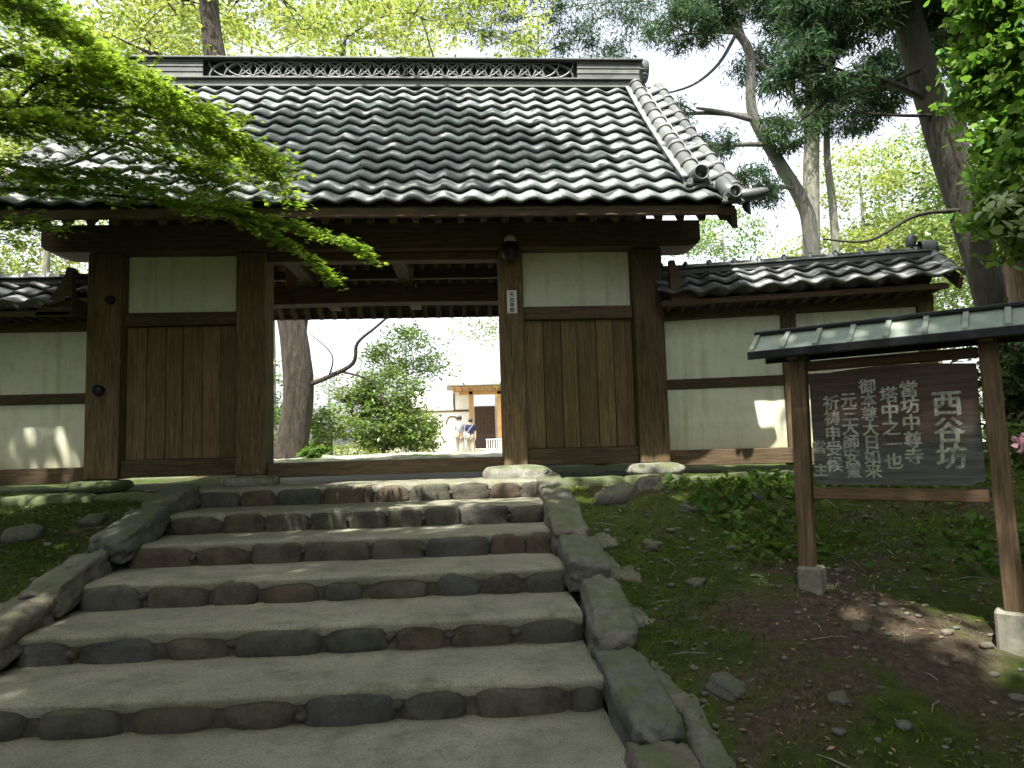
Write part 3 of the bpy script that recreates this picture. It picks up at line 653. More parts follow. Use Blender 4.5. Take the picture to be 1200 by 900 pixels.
TILE_W = me_of('roof_tile', tile_mb(PW, L=.27), TILE_D, True)
CAPW = me_of('ridge_cap', MB().add(*(lambda t: ([(p[1], p[0], p[2]) for p in t.v], [f[::-1] for f in t.f]))(cover_mb(.062, .26, collar=.014))), TILE_D, True)
def side_wall(label, loc, rz, x0, x1, posts, endside, seed):
    wl = thing('plaster_wall', label, 'wall', loc, rz); rs = random.Random(seed)
    def P(name, mat, *a, b=.006): return obj(name, MB().box(*a, b), mat, wl, local=True)
    P('sill_beam', W_H, x0, x1, -.09, .22, .06, .215); P('rail', W_H, x0, x1, -.035, .16, .85, .95); P('top_beam', W_H, x0, x1, -.06, .2, 1.575, 1.675)
    ed = sorted([x0] + [p for q in posts for p in (q - .07, q + .07)] + [x1])
    for k in range(0, len(ed) - 1, 2):
        if ed[k + 1] - ed[k] > .1:
            P('plaster_panel', PLASTER, ed[k], ed[k + 1], 0, .14, .216, .849, b=.002); P('plaster_panel', PLASTER, ed[k], ed[k + 1], 0, .14, .951, 1.574, b=.002)
    for q in posts: P('post', W_V, q - .07, q + .07, -.075, .18, .04, 1.60)
    P('eave_board', W_H, x0, x1, -.44, -.41, 1.655, 1.70); P('soffit', W_H, x0, x1, -.4, .5, 1.70, 1.72)
    nr = int((x1 - x0) / .14); rf = me_of('rafter', MB().box(-.02, .02, -.4, .05, 0, .04, .004), W_Y)
    for k in range(nr): inst('rafter', rf, wl, (x0 + (k + .5) * (x1 - x0) / nr, 0, 1.656))
    ex0, ex1 = (x0, x1)
    roof_cols(wl, ex0, ex1, -.5, 1.74, .07, 2.08, 3, TILE_W, rs)
    P('ridge_base', TILE_D, ex0, ex1, -.07, .21, 2.045, 2.1); P('ridge_course', TILE_D, ex0, ex1, -.09, .23, 2.103, 2.122)
    x = ex0; kn = MB()
    while x < ex1 - .1:
        inst('ridge_cap', CAPW, wl, (x, .07, 2.122)); kn.tube([(x + .03, .07, 2.18), (x + .03, .07, 2.215)], [.022, .016], 6); x += .25
    obj('ridge_knobs', kn, TILE_D, wl, local=True)
    return wl, P
wl, P = side_wall('low white plaster wall with tiled coping joining the left side of the gate', (-3.74, 7.3, 0), 0, -3.0, 0, [-1.55], -1, 1)
wr, P = side_wall('low white plaster wall with tiled coping joining the right side of the gate, corner post at its end', (2.06, 7.3, 0), R(-14.5), 0, 2.62, [1.08 + .18, 2.54], 1, 2)
inst('end_tile', me_of('end_tile', oni_mb(.1), TILE_D, True), wr, (2.64, .07, 2.16), (0, 0, PI / 2)); obj('end_finial', MB().tube(spline([(2.5, .07, 2.2), (2.5, .07, 2.27), (2.53, .05, 2.31)], 3), [.045, .05, .055, .055, .05, .04, .025], 8), TILE_D, wr, True, local=True)
for fl in (-1, 1):
    an = math.atan2(.34, .57)
    for k in range(3):
        o = inst('verge_tile', COVER_V, wr, (2.66, .07 + fl * (.57 - k * .19), 1.76 + k * .113), (an, 0, 0 if fl < 0 else PI)); o.data = COVER_V
    q = MB(); q.beam((2.70, .07 + fl * .56, 1.69), (2.70, .07, 2.03), .03, .12); obj('verge_board', q, W_Y, wr, local=True)
# return wall behind the corner
rw_ = thing('plaster_wall', 'return wall running back from the corner of the right side wall', 'wall', (4.6, 6.7, 0), R(-14.5))
def P2(name, mat, *a, b=.006): return obj(name, MB().box(*a, b), mat, rw_, local=True)
P2('plaster_panel', PLASTER, -.17, -.03, .28, 3.6, .216, 1.6, b=.002); P2('sill_beam', W_Y, -.2, 0, .28, 3.6, .05, .215); P2('roof_slope', TILE_D, -.5, .28, .72, 3.6, 1.86, 1.92)

# ------------------------------------------------------------------ notice board
A = Vector((1.93, 4.0, -.72)); B = Vector((2.63, 3.4, -.80)); dd = (B - A); Ls = math.hypot(dd.x, dd.y); rz = math.atan2(dd.y, dd.x)
sg = thing('notice_board', 'wooden notice board with brush-written characters under a small roof beside the steps', 'notice board', (A.x, A.y, A.z), rz)
def SB(name, mat, *a, b=.005): return obj(name, MB().box(*a, b), mat, sg, local=True)
T = 1.53
for x, zb in ((0, 0), (Ls, -.08)):
    q = MB(); q.beam((x + (-.02 if x == 0 else .02), 0, zb + .15), (x, 0, T), .085, .075, .004, (0, 1, 0)); obj('post', q, W_RED, sg, local=True)
    SB('footing', CONC, x - .065, x + .065, -.06, .06, zb - .15, zb + (.31 if x == 0 else .25), b=.012)
SB('lower_rail', W_REDH, .04, Ls - .045, -.025, .025, .69, .755)
SB('upper_rail', W_REDH, .045, Ls - .045, -.025, .025, 1.42, 1.475)
# board with an arched top and one chipped corner
pl = [(.062, .775), (Ls - .12, .775), (Ls - .1, .79), (Ls - .055, .80), (Ls - .055, 1.39)] + [(Ls - .055 - (Ls - .117) * k / 10, 1.39 + .025 * math.sin(PI * k / 10)) for k in range(1, 10)] + [(.062, 1.39)]
bd = obj('board', MB().prism(pl, -.035, -.01), BOARD, sg, local=True)
yb = -.0368
wx = lambda px: .062 + (Ls - .117) * px      # fraction across the board
def col(s, fx, ftop, size, pitch, name='writing'): write(sg, s, wx(fx), .775 + .615 * (1 - ftop), size * 1.12, pitch, yb, CHALK, .002, name)
col('西谷坊', .83, .20, .125, .137)
col('當坊中尊寺', .62, .10, .082, .089)
col('塔中之一也', .50, .14, .082, .089)
col('御本尊大日如来', .375, .06, .076, .077)
col('元三大師安置', .25, .17, .078, .078)
col('祈祷申受候', .135, .19, .078, .086)
col('當主', .04, .60, .07, .13)
# its roof: two slopes of sheet metal with battens
def slope(y0, z0, y1, z1, xa, xb, th):
    return MB().prism([(y0, z0), (y1, z1), (y1, z1 + th), (y0, z0 + th)], xa, xb, 'x')
xa, xb = -.24, Ls + .30
obj('roof_sheet', slope(-.16, T - .0, 0, T + .115, xa, xb, .016), COPPER, sg, local=True); obj('roof_sheet', slope(.16, T - .0, 0, T + .115, xa, xb, .016), COPPER, sg, local=True)
n = 9
for k in range(n):
    x = xa + .01 + k * (xb - xa - .05) / (n - 1)
    for fl in (1, -1): obj('batten', slope(-.165 * fl, T + .014, -.002 * fl, T + .131, x, x + .026, .018), COPPER, sg, local=True)
SB('ridge_strip', IRON, xa, xb, -.03, .03, T + .128, T + .15); SB('roof_fascia', IRON, xa, xb, -.172, -.157, T - .03, T + .018); SB('roof_fascia', IRON, xa, xb, .157, .172, T - .03, T + .018)
for x in (0, Ls): SB('roof_arm', W_RED, x - .03, x + .03, -.15, .15, T - .045, T + .0)
SB('roof_beam', W_REDH, xa + .05, xb - .05, -.02, .02, T - .0, T + .05)

# ------------------------------------------------------------------ foliage engine
def leaf_obj(name, parent, mat, C, Nrm, Dir, size, aspect=.55, local_off=None, shape='rhomb'):
    """many small leaves in one mesh: C centres, Nrm normals, Dir pointing directions"""
    n = len(C); Dir = Dir - Nrm * (Dir * Nrm).sum(1, keepdims=True); Dir /= np.linalg.norm(Dir, axis=1, keepdims=True) + 1e-9
    Sd = np.cross(Nrm, Dir); s = size[:, None] if hasattr(size, 'shape') else np.full((n, 1), size)
    if shape == 'rhomb': P = [(-.5, 0, 0), (-.05, aspect / 2, .06), (.5, 0, -.04), (-.05, -aspect / 2, .06)]
    elif shape == 'heart': P = [(-.42, 0, 0), (-.5, .3, .04), (-.15, .5, .05), (.25, .32, .02), (.55, 0, -.08), (.25, -.32, .02), (-.15, -.5, .05), (-.5, -.3, .04)]
    else:
        P = []; lob = [(-155, .30), (-105, .34), (-62, .46), (-30, .5), (0, .56), (30, .5), (62, .46), (105, .34), (155, .30)]
        lob = [(-130, .33), (-68, .5), (-32, .56), (0, .62), (32, .56), (68, .5), (130, .33)]
        for i, (a, r) in enumerate(lob):
            P.append((r * math.cos(R(a)) - .1, r * math.sin(R(a)), -.05))
            a2 = (a + lob[(i + 1) % len(lob)][0]) / 2 if i < len(lob) - 1 else 180
            P.append((.17 * math.cos(R(a2)) - .1, .17 * math.sin(R(a2)), .02))
    k = len(P); V = np.zeros((n, k, 3))
    for i, (a, b, c) in enumerate(P): V[:, i] = C + Dir * a * s + Sd * b * s + Nrm * c * s
    if local_off is not None: V -= np.array(local_off)
    me = bpy.data.meshes.new(name); me.vertices.add(n * k); me.vertices.foreach_set('co', V.reshape(-1).astype(np.float32))
    me.loops.add(n * k); me.loops.foreach_set('vertex_index', np.arange(n * k, dtype=np.int32))
    me.polygons.add(n); me.polygons.foreach_set('loop_start', np.arange(0, n * k, k, dtype=np.int32))
    try: me.polygons.foreach_set('loop_total', np.full(n, k, dtype=np.int32))
    except Exception: pass
    me.update(calc_edges=True); me.materials.append(mat)
    o = bpy.data.objects.new(name, me); COL.objects.link(o); o.parent = parent; return o
def rand_n(rn, n, upb=.6):
    v = rn.normal(size=(n, 3)); v[:, 2] = np.abs(v[:, 2]) + upb; return v / np.linalg.norm(v, axis=1, keepdims=True)

def tree(name, label, cat, trunk, rad, blobs, nleaf, lsize, bark, leaf, seed, group=None, clump=.32, aspect=.55, upb=.6, nb=9, bumpy=.12, needle=False, sub=3, clumps=None, extra=(), tn=10, shape='rhomb', flat=.5):
    """trunk: points; blobs: (centre, radii) ellipsoids of foliage; clumps of leaves with branches reaching into them"""
    base = Vector(trunk[0]); t = thing(name, label, cat, tuple(base), 0, group); rn = np.random.default_rng(seed); rr = random.Random(seed)
    tp = spline(trunk, 5); m_ = len(tp); rd = [rad[0] + (rad[1] - rad[0]) * (i / (m_ - 1)) for i in range(m_)]
    if rad[0] > .12: rd[0] *= 1.35; rd[1] *= 1.15
    obj('trunk', MB().tube(tp, rd, tn, bumpy, seed), bark, t, True)
    C = []; br = MB(); tot = sum(b[1][0] * b[1][1] * b[1][2] for b in blobs)
    for (c, r) in blobs:
        c = Vector(c); share = (r[0] * r[1] * r[2]) / tot; ncl = max(4, int((clumps or nleaf / 60) * share))
        near = [q for q in tp if q.z < c.z + .3] or tp; st = min(near, key=lambda q: (q - c).length + .3 * abs(q.z - (c.z - r[2] * .6)))
        hub = c + Vector((0, 0, -r[2] * .25)); L = (hub - st).length
        mid = st.lerp(hub, .5) + Vector((rr.uniform(-.1, .1), rr.uniform(-.1, .1), .08)) * L; r1 = min(.07, max(.015, rad[1] * .75))
        pth = spline([st, mid, hub], 5); br.tube(pth, [r1 * (1 - .55 * i / (len(pth) - 1)) for i in range(len(pth))], 6, .1, seed)
        cl_ = []
        for _ in range(ncl):
            v = rn.normal(size=3); v /= np.linalg.norm(v); v *= rn.uniform(.35, 1.0) ** .6; cl_.append(Vector((c.x + v[0] * r[0], c.y + v[1] * r[1], c.z + v[2] * r[2])))
        C += cl_
        for q in cl_[:nb]:
            k0 = pth[rr.randint(len(pth) // 2, len(pth) - 1)]; md = k0.lerp(q, .55) + Vector((rr.uniform(-.08, .08), rr.uniform(-.08, .08), rr.uniform(-.02, .12))) * (q - k0).length
            ps = spline([k0, md, q], 3); br.tube(ps, [r1 * .35 * (1 - .7 * i / (len(ps) - 1)) for i in range(len(ps))], 5)
            for _s in range(sub):
                a = ps[rr.randint(2, len(ps) - 1)]; e = a + Vector((rr.gauss(0, 1), rr.gauss(0, 1), rr.gauss(.1, .6))) * clump * 1.2
                br.tube([a, a.lerp(e, .5) + Vector((0, 0, .03)), e], [r1 * .13, r1 * .1, r1 * .05], 4, cap=False)
    for (pp, r1, r2) in extra:
        ps = spline(pp, 5); obj('branch', MB().tube(ps, [r1 + (r2 - r1) * i / (len(ps) - 1) for i in range(len(ps))], 7, .12, seed), bark, t, True)
    if br.f: tag(obj('branches', br, bark, t, True), kind='stuff')
    C = np.array([tuple(q) for q in C]); per = max(1, nleaf // len(C)); sc = rn.uniform(.6, 1.3, size=len(C))
    Cn = np.repeat(C, per, 0); off_ = rn.normal(size=Cn.shape) * clump * np.repeat(sc, per)[:, None]; off_[:, 2] *= flat
    P = Cn + off_; nrm = rand_n(rn, len(P), upb); d = off_ / (np.linalg.norm(off_, axis=1, keepdims=True) + 1e-6) + rn.normal(size=P.shape) * .5
    if needle: d[:, 2] -= .9; nrm = rn.normal(size=P.shape); nrm /= np.linalg.norm(nrm, axis=1, keepdims=True)
    leaf_obj('crown', t, leaf, P, nrm, d, lsize * rn.uniform(.6, 1.3, size=len(P)), aspect, tuple(base), shape)
    return t

# ------------------------------------------------------------------ trees beyond the gate
gz = ground_z
tree('old_tree', 'old leaning tree with thick furrowed trunk seen through the left of the doorway', 'tree',
     [(-3.3, 13, .0), (-3.16, 13, .6), (-3.08, 13, 1.5), (-3.2, 13, 2.7), (-3.65, 13, 4.6), (-4.25, 13, 6.4), (-4.62, 13, 8.0), (-4.8, 13, 10)], (.3, .15),
     [((-5.6, 13.2, 9.2), (1.8, 1.6, 1.0)), ((-3.6, 13.5, 9.6), (1.6, 1.5, .9)), ((-5.5, 12.6, 7.6), (1.0, 1, .5))], 3600, .11, BARK, L_LIME, 21, bumpy=.22, clump=.3, tn=18,
     extra=[([(-3.0, 13, 1.45), (-2.5, 12.9, 1.62), (-2.05, 12.8, 1.85), (-1.95, 12.7, 2.2), (-1.6, 12.7, 2.5), (-1.1, 12.6, 2.9)], .05, .018),
            ([(-2.3, 12.85, 1.72), (-1.7, 12.8, 1.5), (-1.45, 12.8, .95), (-1.3, 12.8, .6)], .022, .008), ([(-2.5, 12.9, 1.62), (-2.4, 12.7, 2.0), (-2.8, 12.6, 2.4)], .018, .006)])
BG = 'broadleaf trees beyond the gate'
def bl(label, x, y, h, r0, crown, n, ls, leaf, seed, lean=(0, 0), bark=BARK_G, cat='tree', name='broadleaf_tree', **kw):
    z0 = gz(x, y) - .1; tr = [(x, y, z0), (x + lean[0] * .3, y + lean[1] * .3, z0 + h * .35), (x + lean[0], y + lean[1], z0 + h)]
    bl_ = [((x + a, y + b, z0 + c), (p, q, s)) for (a, b, c, p, q, s) in crown]
    return tree(name, label, cat, tr, (r0, r0 * .2), bl_, n, ls, bark, leaf, seed, **kw)
bl('tall yellow green maple rising above the left end of the ridge', -7.2, 14.5, 8.5, .13, [(0, 0, 8.6, 2.2, 1.6, .8), (1.4, .5, 10, 2, 1.5, .8), (-1.5, 0, 7, 1.6, 1.2, .6), (1.8, 0, 8.0, 1, 1, .5)], 6500, .12, L_LIME, 31, (.6, 0), clump=.24, sub=4)
bl('slender yellow green maple above the ridge left of centre', -4.1, 16.2, 9.9, .2, [(1.6, 0, 10, 2.0, 1.4, .7), (-.4, .3, 10.6, 1.6, 1.4, .6), (3.2, .3, 10.9, 1.6, 1.4, .6)], 4200, .12, L_LIME, 32, (1.4, 0), BARK_D, clump=.24, sub=4)
bl('thin stemmed maple leaning over the middle of the ridge', 1.6, 14.4, 9.3, .07, [(-2.6, 0, 9.6, 1.6, 1.2, .7), (-.8, .6, 9.4, 1.3, 1.2, .6)], 2800, .12, L_LIME, 33, (-2.4, 0), BARK_D, clump=.22, sub=4)
bl('pale maple with thin twin stems seen left of the gate under the eave', -8.6, 13.4, 6, .07, [(0, 0, 3.9, 1.3, 1.2, .8), (1.1, 0, 5.2, 1.3, 1.2, .8), (-.8, 0, 5.8, 1.4, 1.2, .8)], 9000, .085, L_LIME, 34, (-.35, 0))
bl('grey stemmed tree close behind the left wall', -6.75, 11.6, 7, .11, [(-.5, .5, 6.6, 1.6, 1.3, .8), (-1.4, .8, 4.9, 1.0, 1.0, .6)], 6500, .08, L_LIME, 35, (.1, 0))
bl('far bright maple filling the gap left of the gate', -12.5, 19, 8, .16, [(0, 0, 4.5, 3, 2.2, 1.6), (1.4, 0, 7.5, 3, 2.2, 1.6), (-2.5, 0, 8.5, 2.6, 2.2, 1.6), (2.8, 1, 5.2, 2, 2, 1.4)], 15000, .12, L_LIME, 36)
bl('far bright maple above the left part of the ridge', -6.0, 22, 13, .2, [(0, 0, 12.2, 3.2, 2.2, 1.1), (-3.4, 0, 13.6, 2.8, 2.2, 1.3), (3.2, 0, 13.8, 2.6, 2.2, 1.0)], 6500, .16, L_LIME, 37, clump=.3, sub=4)
bl('drooping blue green tree above the right part of the ridge', 1.6, 17, 11, .12, [(-.3, 0, 11.0, 1.9, 1.2, .7), (1.9, 0, 10.6, 1.3, 1.1, .9), (.6, 0, 9.6, .9, .8, .4), (3.4, 0, 11.6, 1.3, 1.1, .6)], 11000, .14, L_CEDAR, 38, (.4, 0), BARK_D, needle=True, aspect=.2, clump=.18, clumps=150)
# through the doorway
bl('dense round green bush in the middle of the doorway', -1.9, 16, .9, .06, [(0, 0, .75, .8, .7, .6), (.1, 0, 1.4, .8, .6, .6), (-.5, 0, 1.3, .5, .4, .4), (.6, 0, .6, .55, .5, .45)], 14000, .085, L_GREEN, 41, cat='bush', name='bush', clump=.13, nb=12)
bl('loose taller shrub with pale leaves above the round bush', -1.5, 17.5, 2.6, .05, [(0, 0, 2.6, .9, .7, .6), (-.6, 0, 2.2, .6, .5, .45), (.7, 0, 2.2, .5, .5, .4)], 4200, .09, L_GREEN, 42, cat='shrub', name='shrub', clump=.2)
bl('small leafy shrub between the old tree and the round bush', -2.85, 15, .8, .035, [(0, 0, .75, .5, .4, .4), (-.35, 0, .45, .3, .3, .3)], 2600, .08, L_GREEN, 43, cat='shrub', name='shrub', clump=.13)
bl('bare twisted sapling left of the round bush', -3.6, 18.6, 2.0, .04, [(.1, 0, 1.9, .5, .4, .4)], 500, .08, L_LIME, 44, name='sapling', clump=.2)
bl('spreading pale shrub right of the round bush', -1.3, 18, .9, .05, [(0, 0, .9, .6, .6, .35), (.3, 0, .55, .4, .5, .3), (-.4, 0, .5, .5, .5, .3)], 4500, .09, L_LIME, 45, cat='shrub', name='shrub', clump=.16, nb=14)
bl('low hedge of pale green shrubs in front of the hall', -1.2, 27, .4, .04, [(-3, 0, .35, 1.6, .6, .3), (-.8, 0, .3, .8, .6, .25), (-5, 0, .5, 1.4, .6, .4)], 6000, .1, L_LIME, 46, cat='hedge', name='hedge', clump=.2)
bl('maple whose bright branch hangs at the right of the doorway', 3.6, 19, 5.2, .13, [(-2.0, 0, 2.2, .9, .9, .7), (-2.9, 0, 3.4, 1.3, .9, .35), (-1.2, 0, 3.2, 1.2, 1, .7), (0, 0, 5, 2, 1.6, 1)], 11000, .08, L_LIME, 47, clump=.22)
bl('shrub at the foot of the old tree left of the doorway', -4.15, 15.2, 1.4, .04, [(0, 0, .8, .45, .5, .5), (-.1, 0, 1.7, .4, .4, .5)], 2600, .08, L_GREEN, 48, cat='shrub', name='shrub', clump=.16)
bl('small broad leaved plant at the foot of the old tree', -2.75, 12.6, .15, .015, [(0, 0, .22, .26, .2, .1)], 260, .12, L_HERB, 49, cat='plant', name='broad_leaved_plant', clump=.08)
# right side
tree('leaning_cedar', 'dark cedar trunk leaning left behind the right side wall', 'tree', [(7.9, 9.5, .1), (7.45, 9.5, 2.3), (6.9, 9.5, 4.7), (6.52, 9.5, 6.6), (6.3, 9.5, 9)], (.24, .18),
     [((5.4, 9.3, 6.3), (.9, .8, .5)), ((5.0, 9.0, 5.3), (.8, .6, .35)), ((6.5, 9, 7.6), (1.5, 1.2, .8)), ((5.9, 9.6, 6.9), (1.3, .9, .5)), ((7.6, 9.8, 6.6), (.9, .8, .6))], 34000, .16, BARK_D, L_CEDAR, 51, needle=True, aspect=.16, clump=.15, clumps=300, bumpy=.1, tn=16,
     extra=[([(7.0, 9.4, 3.45), (6.3, 9.3, 3.35), (5.6, 9.3, 3.0), (4.9, 9.2, 3.0)], .035, .012), ([(6.75, 9.4, 4.85), (6.1, 9.2, 4.75), (5.3, 9.0, 4.7)], .03, .01),
            ([(7.2, 9.4, 3.3), (7.6, 9.3, 3.55)], .04, .02), ([(6.7, 9.4, 5.6), (6.1, 9.3, 5.3), (5.2, 9.2, 5.0), (4.6, 9.1, 4.6)], .04, .01), ([(6.62, 9.4, 6.0), (7.4, 9.3, 6.2)], .035, .015)])
tree('tall_tree', 'straight pale grey tree trunk standing right of the gate roof', 'tree', [(8.6, 17, .6), (8.75, 17, 5.5), (9.03, 17, 9.3), (9.15, 17, 13)], (.23, .15),
     [((9.0, 16.6, 11.3), (1.5, 1.0, 1.0)), ((9.6, 16.6, 8.4), (1.2, .8, .6)), ((7.9, 16.8, 9.6), (1.0, .8, .5)), ((10.8, 16.6, 9.2), (1.2, .8, .8))], 26000, .17, BARK_G, L_CEDAR, 52, needle=True, aspect=.17, clump=.2, clumps=260,
     extra=[([(9.0, 17, 8.0), (8.55, 17, 8.9), (8.5, 16.9, 9.6)], .09, .04), ([(9.4, 17.2, .6), (9.42, 17.1, 5.5), (9.35, 17.1, 7.6), (9.5, 17, 9.4), (9.8, 17, 10.5)], .12, .05)])
tree('forked_tree', 'crooked many branched grey tree beside the right end of the gate roof', 'tree', [(8.5, 16, .6), (8.22, 16, 4.8), (8.05, 16, 5.9), (7.3, 16, 7.3), (6.95, 16, 8.2), (6.98, 16, 9.6), (6.5, 16, 10.3)], (.19, .09),
     [((5.2, 15.6, 9.9), (.9, .7, .45)), ((6.3, 15.8, 10.7), (1.2, .8, .5)), ((4.9, 15.8, 8.0), (.5, .5, .35)), ((5.9, 15.8, 7.2), (.5, .5, .5)), ((7.6, 15.6, 7.4), (.7, .5, .5)), ((6.6, 15.4, 6.0), (.7, .5, .5))], 16000, .16, BARK_M, L_CEDAR, 53, needle=True, aspect=.17, clump=.15, clumps=200,
     extra=[([(7.0, 16, 7.9), (6.2, 16, 8.1), (5.6, 16, 8.2)], .08, .03), ([(6.95, 16, 9.6), (7.6, 16, 9.0), (8.0, 16, 8.5)], .05, .05), ([(6.7, 16, 10.1), (6.2, 16, 9.3), (5.5, 16, 8.75), (4.6, 16, 8.5)], .05, .02), ([(6.9, 16, 9.8), (6.5, 16, 11.2)], .07, .05)])
bl('dark cedar standing between the pale trunk and the leaning cedar', 11.3, 14.5, 12, .2, [(0, 0, 8.6, 1.6, 1.2, .8), (-.8, 0, 10.2, 1.8, 1.2, .9), (1.4, 0, 9.8, 1.5, 1.2, 1), (.9, 0, 7.2, 1.2, 1.0, .6)], 28000, .17, L_CEDAR, 62, (-.5, 0), BARK_D, needle=True, aspect=.17, clump=.2, clumps=260)
tree('ivy_clad_tree', 'massive reddish tree trunk wrapped in bright ivy at the right edge', 'tree', [(6.55, 7.4, -.1), (6.5, 7.4, 2.3), (6.58, 7.4, 4), (6.7, 7.4, 7.2)], (.42, .32),
     [((5.95, 7.15, 4.6), (.42, .4, 1.3)), ((6.0, 7.1, 3.3), (.32, .4, .9)), ((6.2, 7.0, 2.5), (.4, .4, .5)), ((6.1, 7.1, 5.5), (.5, .45, .6)), ((5.8, 7.0, 2.9), (.28, .4, .7))], 11000, .085, BARK_R, L_IVY, 54, shape='heart', clump=.14, upb=.1, bumpy=.15, tn=16, sub=1)
bl('spray of broad leaves in a pale sunlit colour at the right edge above the side wall', 5.3, 6.2, 2.1, .03, [(0.15, 0, 2.3, .42, .3, .25), (.35, 0, 1.9, .3, .3, .2)], 420, .1, L_PALE, 55, name='sapling', shape='heart', clump=.14, cat='sapling')
fars = 0
for (x, y, h, s, lf) in ((12.5, 21, 8, 56, L_LIME), (16, 23, 9, 57, L_GREEN), (9.5, 25, 8, 58, L_GREEN), (5.5, 27, 8.5, 59, L_GREEN), (20, 24, 12, 60, L_GREEN), (13.2, 15.5, 7, 61, L_GREEN)):
    bl(['bright leafy tree behind the pale grey trunk', 'broad green tree far right beyond the leaning cedar', 'sunlit tree low behind the forked tree', 'sunlit tree just right of the gate roof, far behind', 'tall green tree at the far right edge', 'green tree between the leaning cedar and the ivy'][fars], x, y, h, .14,
       [(0, 0, h * .35, 2.4, 1.8, 1.4), (1.2, 0, h * .65, 2.2, 1.7, 1.4), (-1.3, 0, h * .6, 2.0, 1.6, 1.3), (0, 0, h * .95, 1.9, 1.5, 1.0)], 19000, .13, lf, s, clump=.35, group='broadleaf trees right of the gate'); fars += 1
# dark understorey right of the notice board
for i, (x, y, h, r, lf, lb) in enumerate(((5.6, 6.2, 1.2, .8, L_DARK, 'dark evergreen shrub right of the wall corner'), (6.3, 5.2, 1.0, .8, L_DARK, 'dark evergreen shrub at the right edge behind the notice board'),
                                         (6.1, 5.9, .5, .5, L_DARK, 'low dark shrub beside the pink azalea'), (7.2, 6.8, 2.4, 1.1, L_DARK, 'tall dark evergreen shrub under the ivy clad tree'), (8.8, 8.0, 2.6, 1.3, L_DARK, 'dark evergreen shrub beyond the ivy clad tree'))):
    bl(lb, x, y, h * .8, .04, [(0, 0, h * .8, r, r * .8, h * .55), (-.3 * r, 0, h * .4, r * .8, r * .7, h * .4)], 5000, .09, lf, 70 + i, cat='shrub', name='evergreen_shrub', clump=.16, group='shrubs right of the gate')
# azalea with pink flowers
az = bl('azalea with pink and white flowers at the right edge', 4.75, 5.85, .35, .02, [(0, 0, .3, .3, .25, .22)], 700, .06, L_GREEN, 80, cat='flowering shrub', name='azalea', clump=.09)
rn = np.random.default_rng(5); c = np.array([(4.58, 5.62, .24), (4.68, 5.62, .29), (4.6, 5.6, .16), (4.72, 5.62, .19)]) ; P_ = np.repeat(c, 26, 0) + rn.normal(size=(104, 3)) * .035
leaf_obj('flowers', az, PETAL, P_, rand_n(rn, 104, .0), rn.normal(size=(104, 3)), .06, .8, tuple(az.location))

# ------------------------------------------------------------------ overhanging maple on the left
mt_ = thing('maple_tree', 'green japanese maple whose layered branches overhang the left of the gate roof', 'tree', (-5.3, 3.6, gz(-5.3, 3.6)))
obj('trunk', MB().tube(spline([(-5.3, 3.6, gz(-5.3, 3.6) - .2), (-5.1, 3.7, .6), (-4.9, 3.9, 1.8), (-4.7, 4.2, 3.0), (-4.9, 4.3, 4.6)], 5), [.17 - .004 * i for i in range(21)], 12, .12, 3), BARK_G, mt_, True)
limbs = [  # path, radius, sheet width, leaves
    ([(-4.75, 4.1, 2.5), (-3.6, 4.6, 2.62), (-3.0, 4.75, 2.68), (-2.5, 5.0, 2.78), (-1.95, 5.2, 2.72)], .022, .5, 900),
    ([(-3.0, 4.75, 2.68), (-2.72, 4.7, 2.86), (-2.3, 4.75, 2.9), (-1.75, 4.9, 2.66), (-1.35, 5.05, 2.36)], .013, .42, 900),
    ([(-4.75, 4.2, 2.9), (-3.6, 4.9, 3.1), (-2.9, 5.2, 3.12), (-2.2, 5.35, 2.95), (-1.6, 5.4, 2.6)], .018, .5, 1000),
    ([(-4.7, 4.2, 3.2), (-3.6, 4.6, 3.45), (-3.0, 4.8, 3.4), (-2.6, 4.9, 3.2)], .018, .45, 800),
    ([(-4.75, 4.1, 2.4), (-3.5, 4.4, 2.45), (-2.8, 4.6, 2.5), (-2.2, 4.85, 2.42), (-1.75, 5.0, 2.26)], .016, .45, 850),
    ([(-4.7, 4.0, 2.2), (-3.6, 4.6, 2.28), (-2.9, 4.9, 2.3), (-2.3, 5.1, 2.28)], .014, .4, 550),
    ([(-4.7, 4.1, 2.0), (-3.5, 4.8, 2.15), (-2.7, 5.1, 2.2), (-2.0, 5.3, 2.17), (-1.5, 5.35, 2.08), (-1.1, 5.4, 1.98), (-.8, 5.4, 1.86)], .012, .17, 620),
    ([(-1.75, 5.32, 2.12), (-1.45, 5.3, 1.95), (-1.2, 5.3, 1.8), (-1.0, 5.3, 1.62)], .006, .13, 230),
    ([(-4.8, 4.2, 3.4), (-3.8, 4.5, 3.75), (-3.3, 4.7, 3.75), (-2.9, 4.8, 3.6)], .016, .45, 600),
    ([(-4.75, 4.1, 2.3), (-4.0, 4.9, 2.0), (-3.6, 5.2, 1.95), (-3.2, 5.3, 2.05)], .012, .35, 300)]
limbs += [([(-4.8, 4.3, 3.6), (-3.9, 5.2, 3.9), (-3.4, 5.5, 3.8), (-2.9, 5.6, 3.55), (-2.4, 5.6, 3.25)], .016, .5, 750),
    ([(-4.7, 4.1, 2.6), (-3.6, 5.3, 2.9), (-3.0, 5.6, 2.95), (-2.4, 5.7, 2.9), (-1.9, 5.7, 2.7)], .014, .45, 700),
    ([(-4.7, 4.1, 2.3), (-3.7, 5.2, 2.4), (-3.1, 5.5, 2.45), (-2.5, 5.6, 2.42), (-1.9, 5.7, 2.36)], .012, .35, 420)]
rn = np.random.default_rng(12); rr_ = random.Random(12); LC, LN, LD = [], [], []; tw = MB()
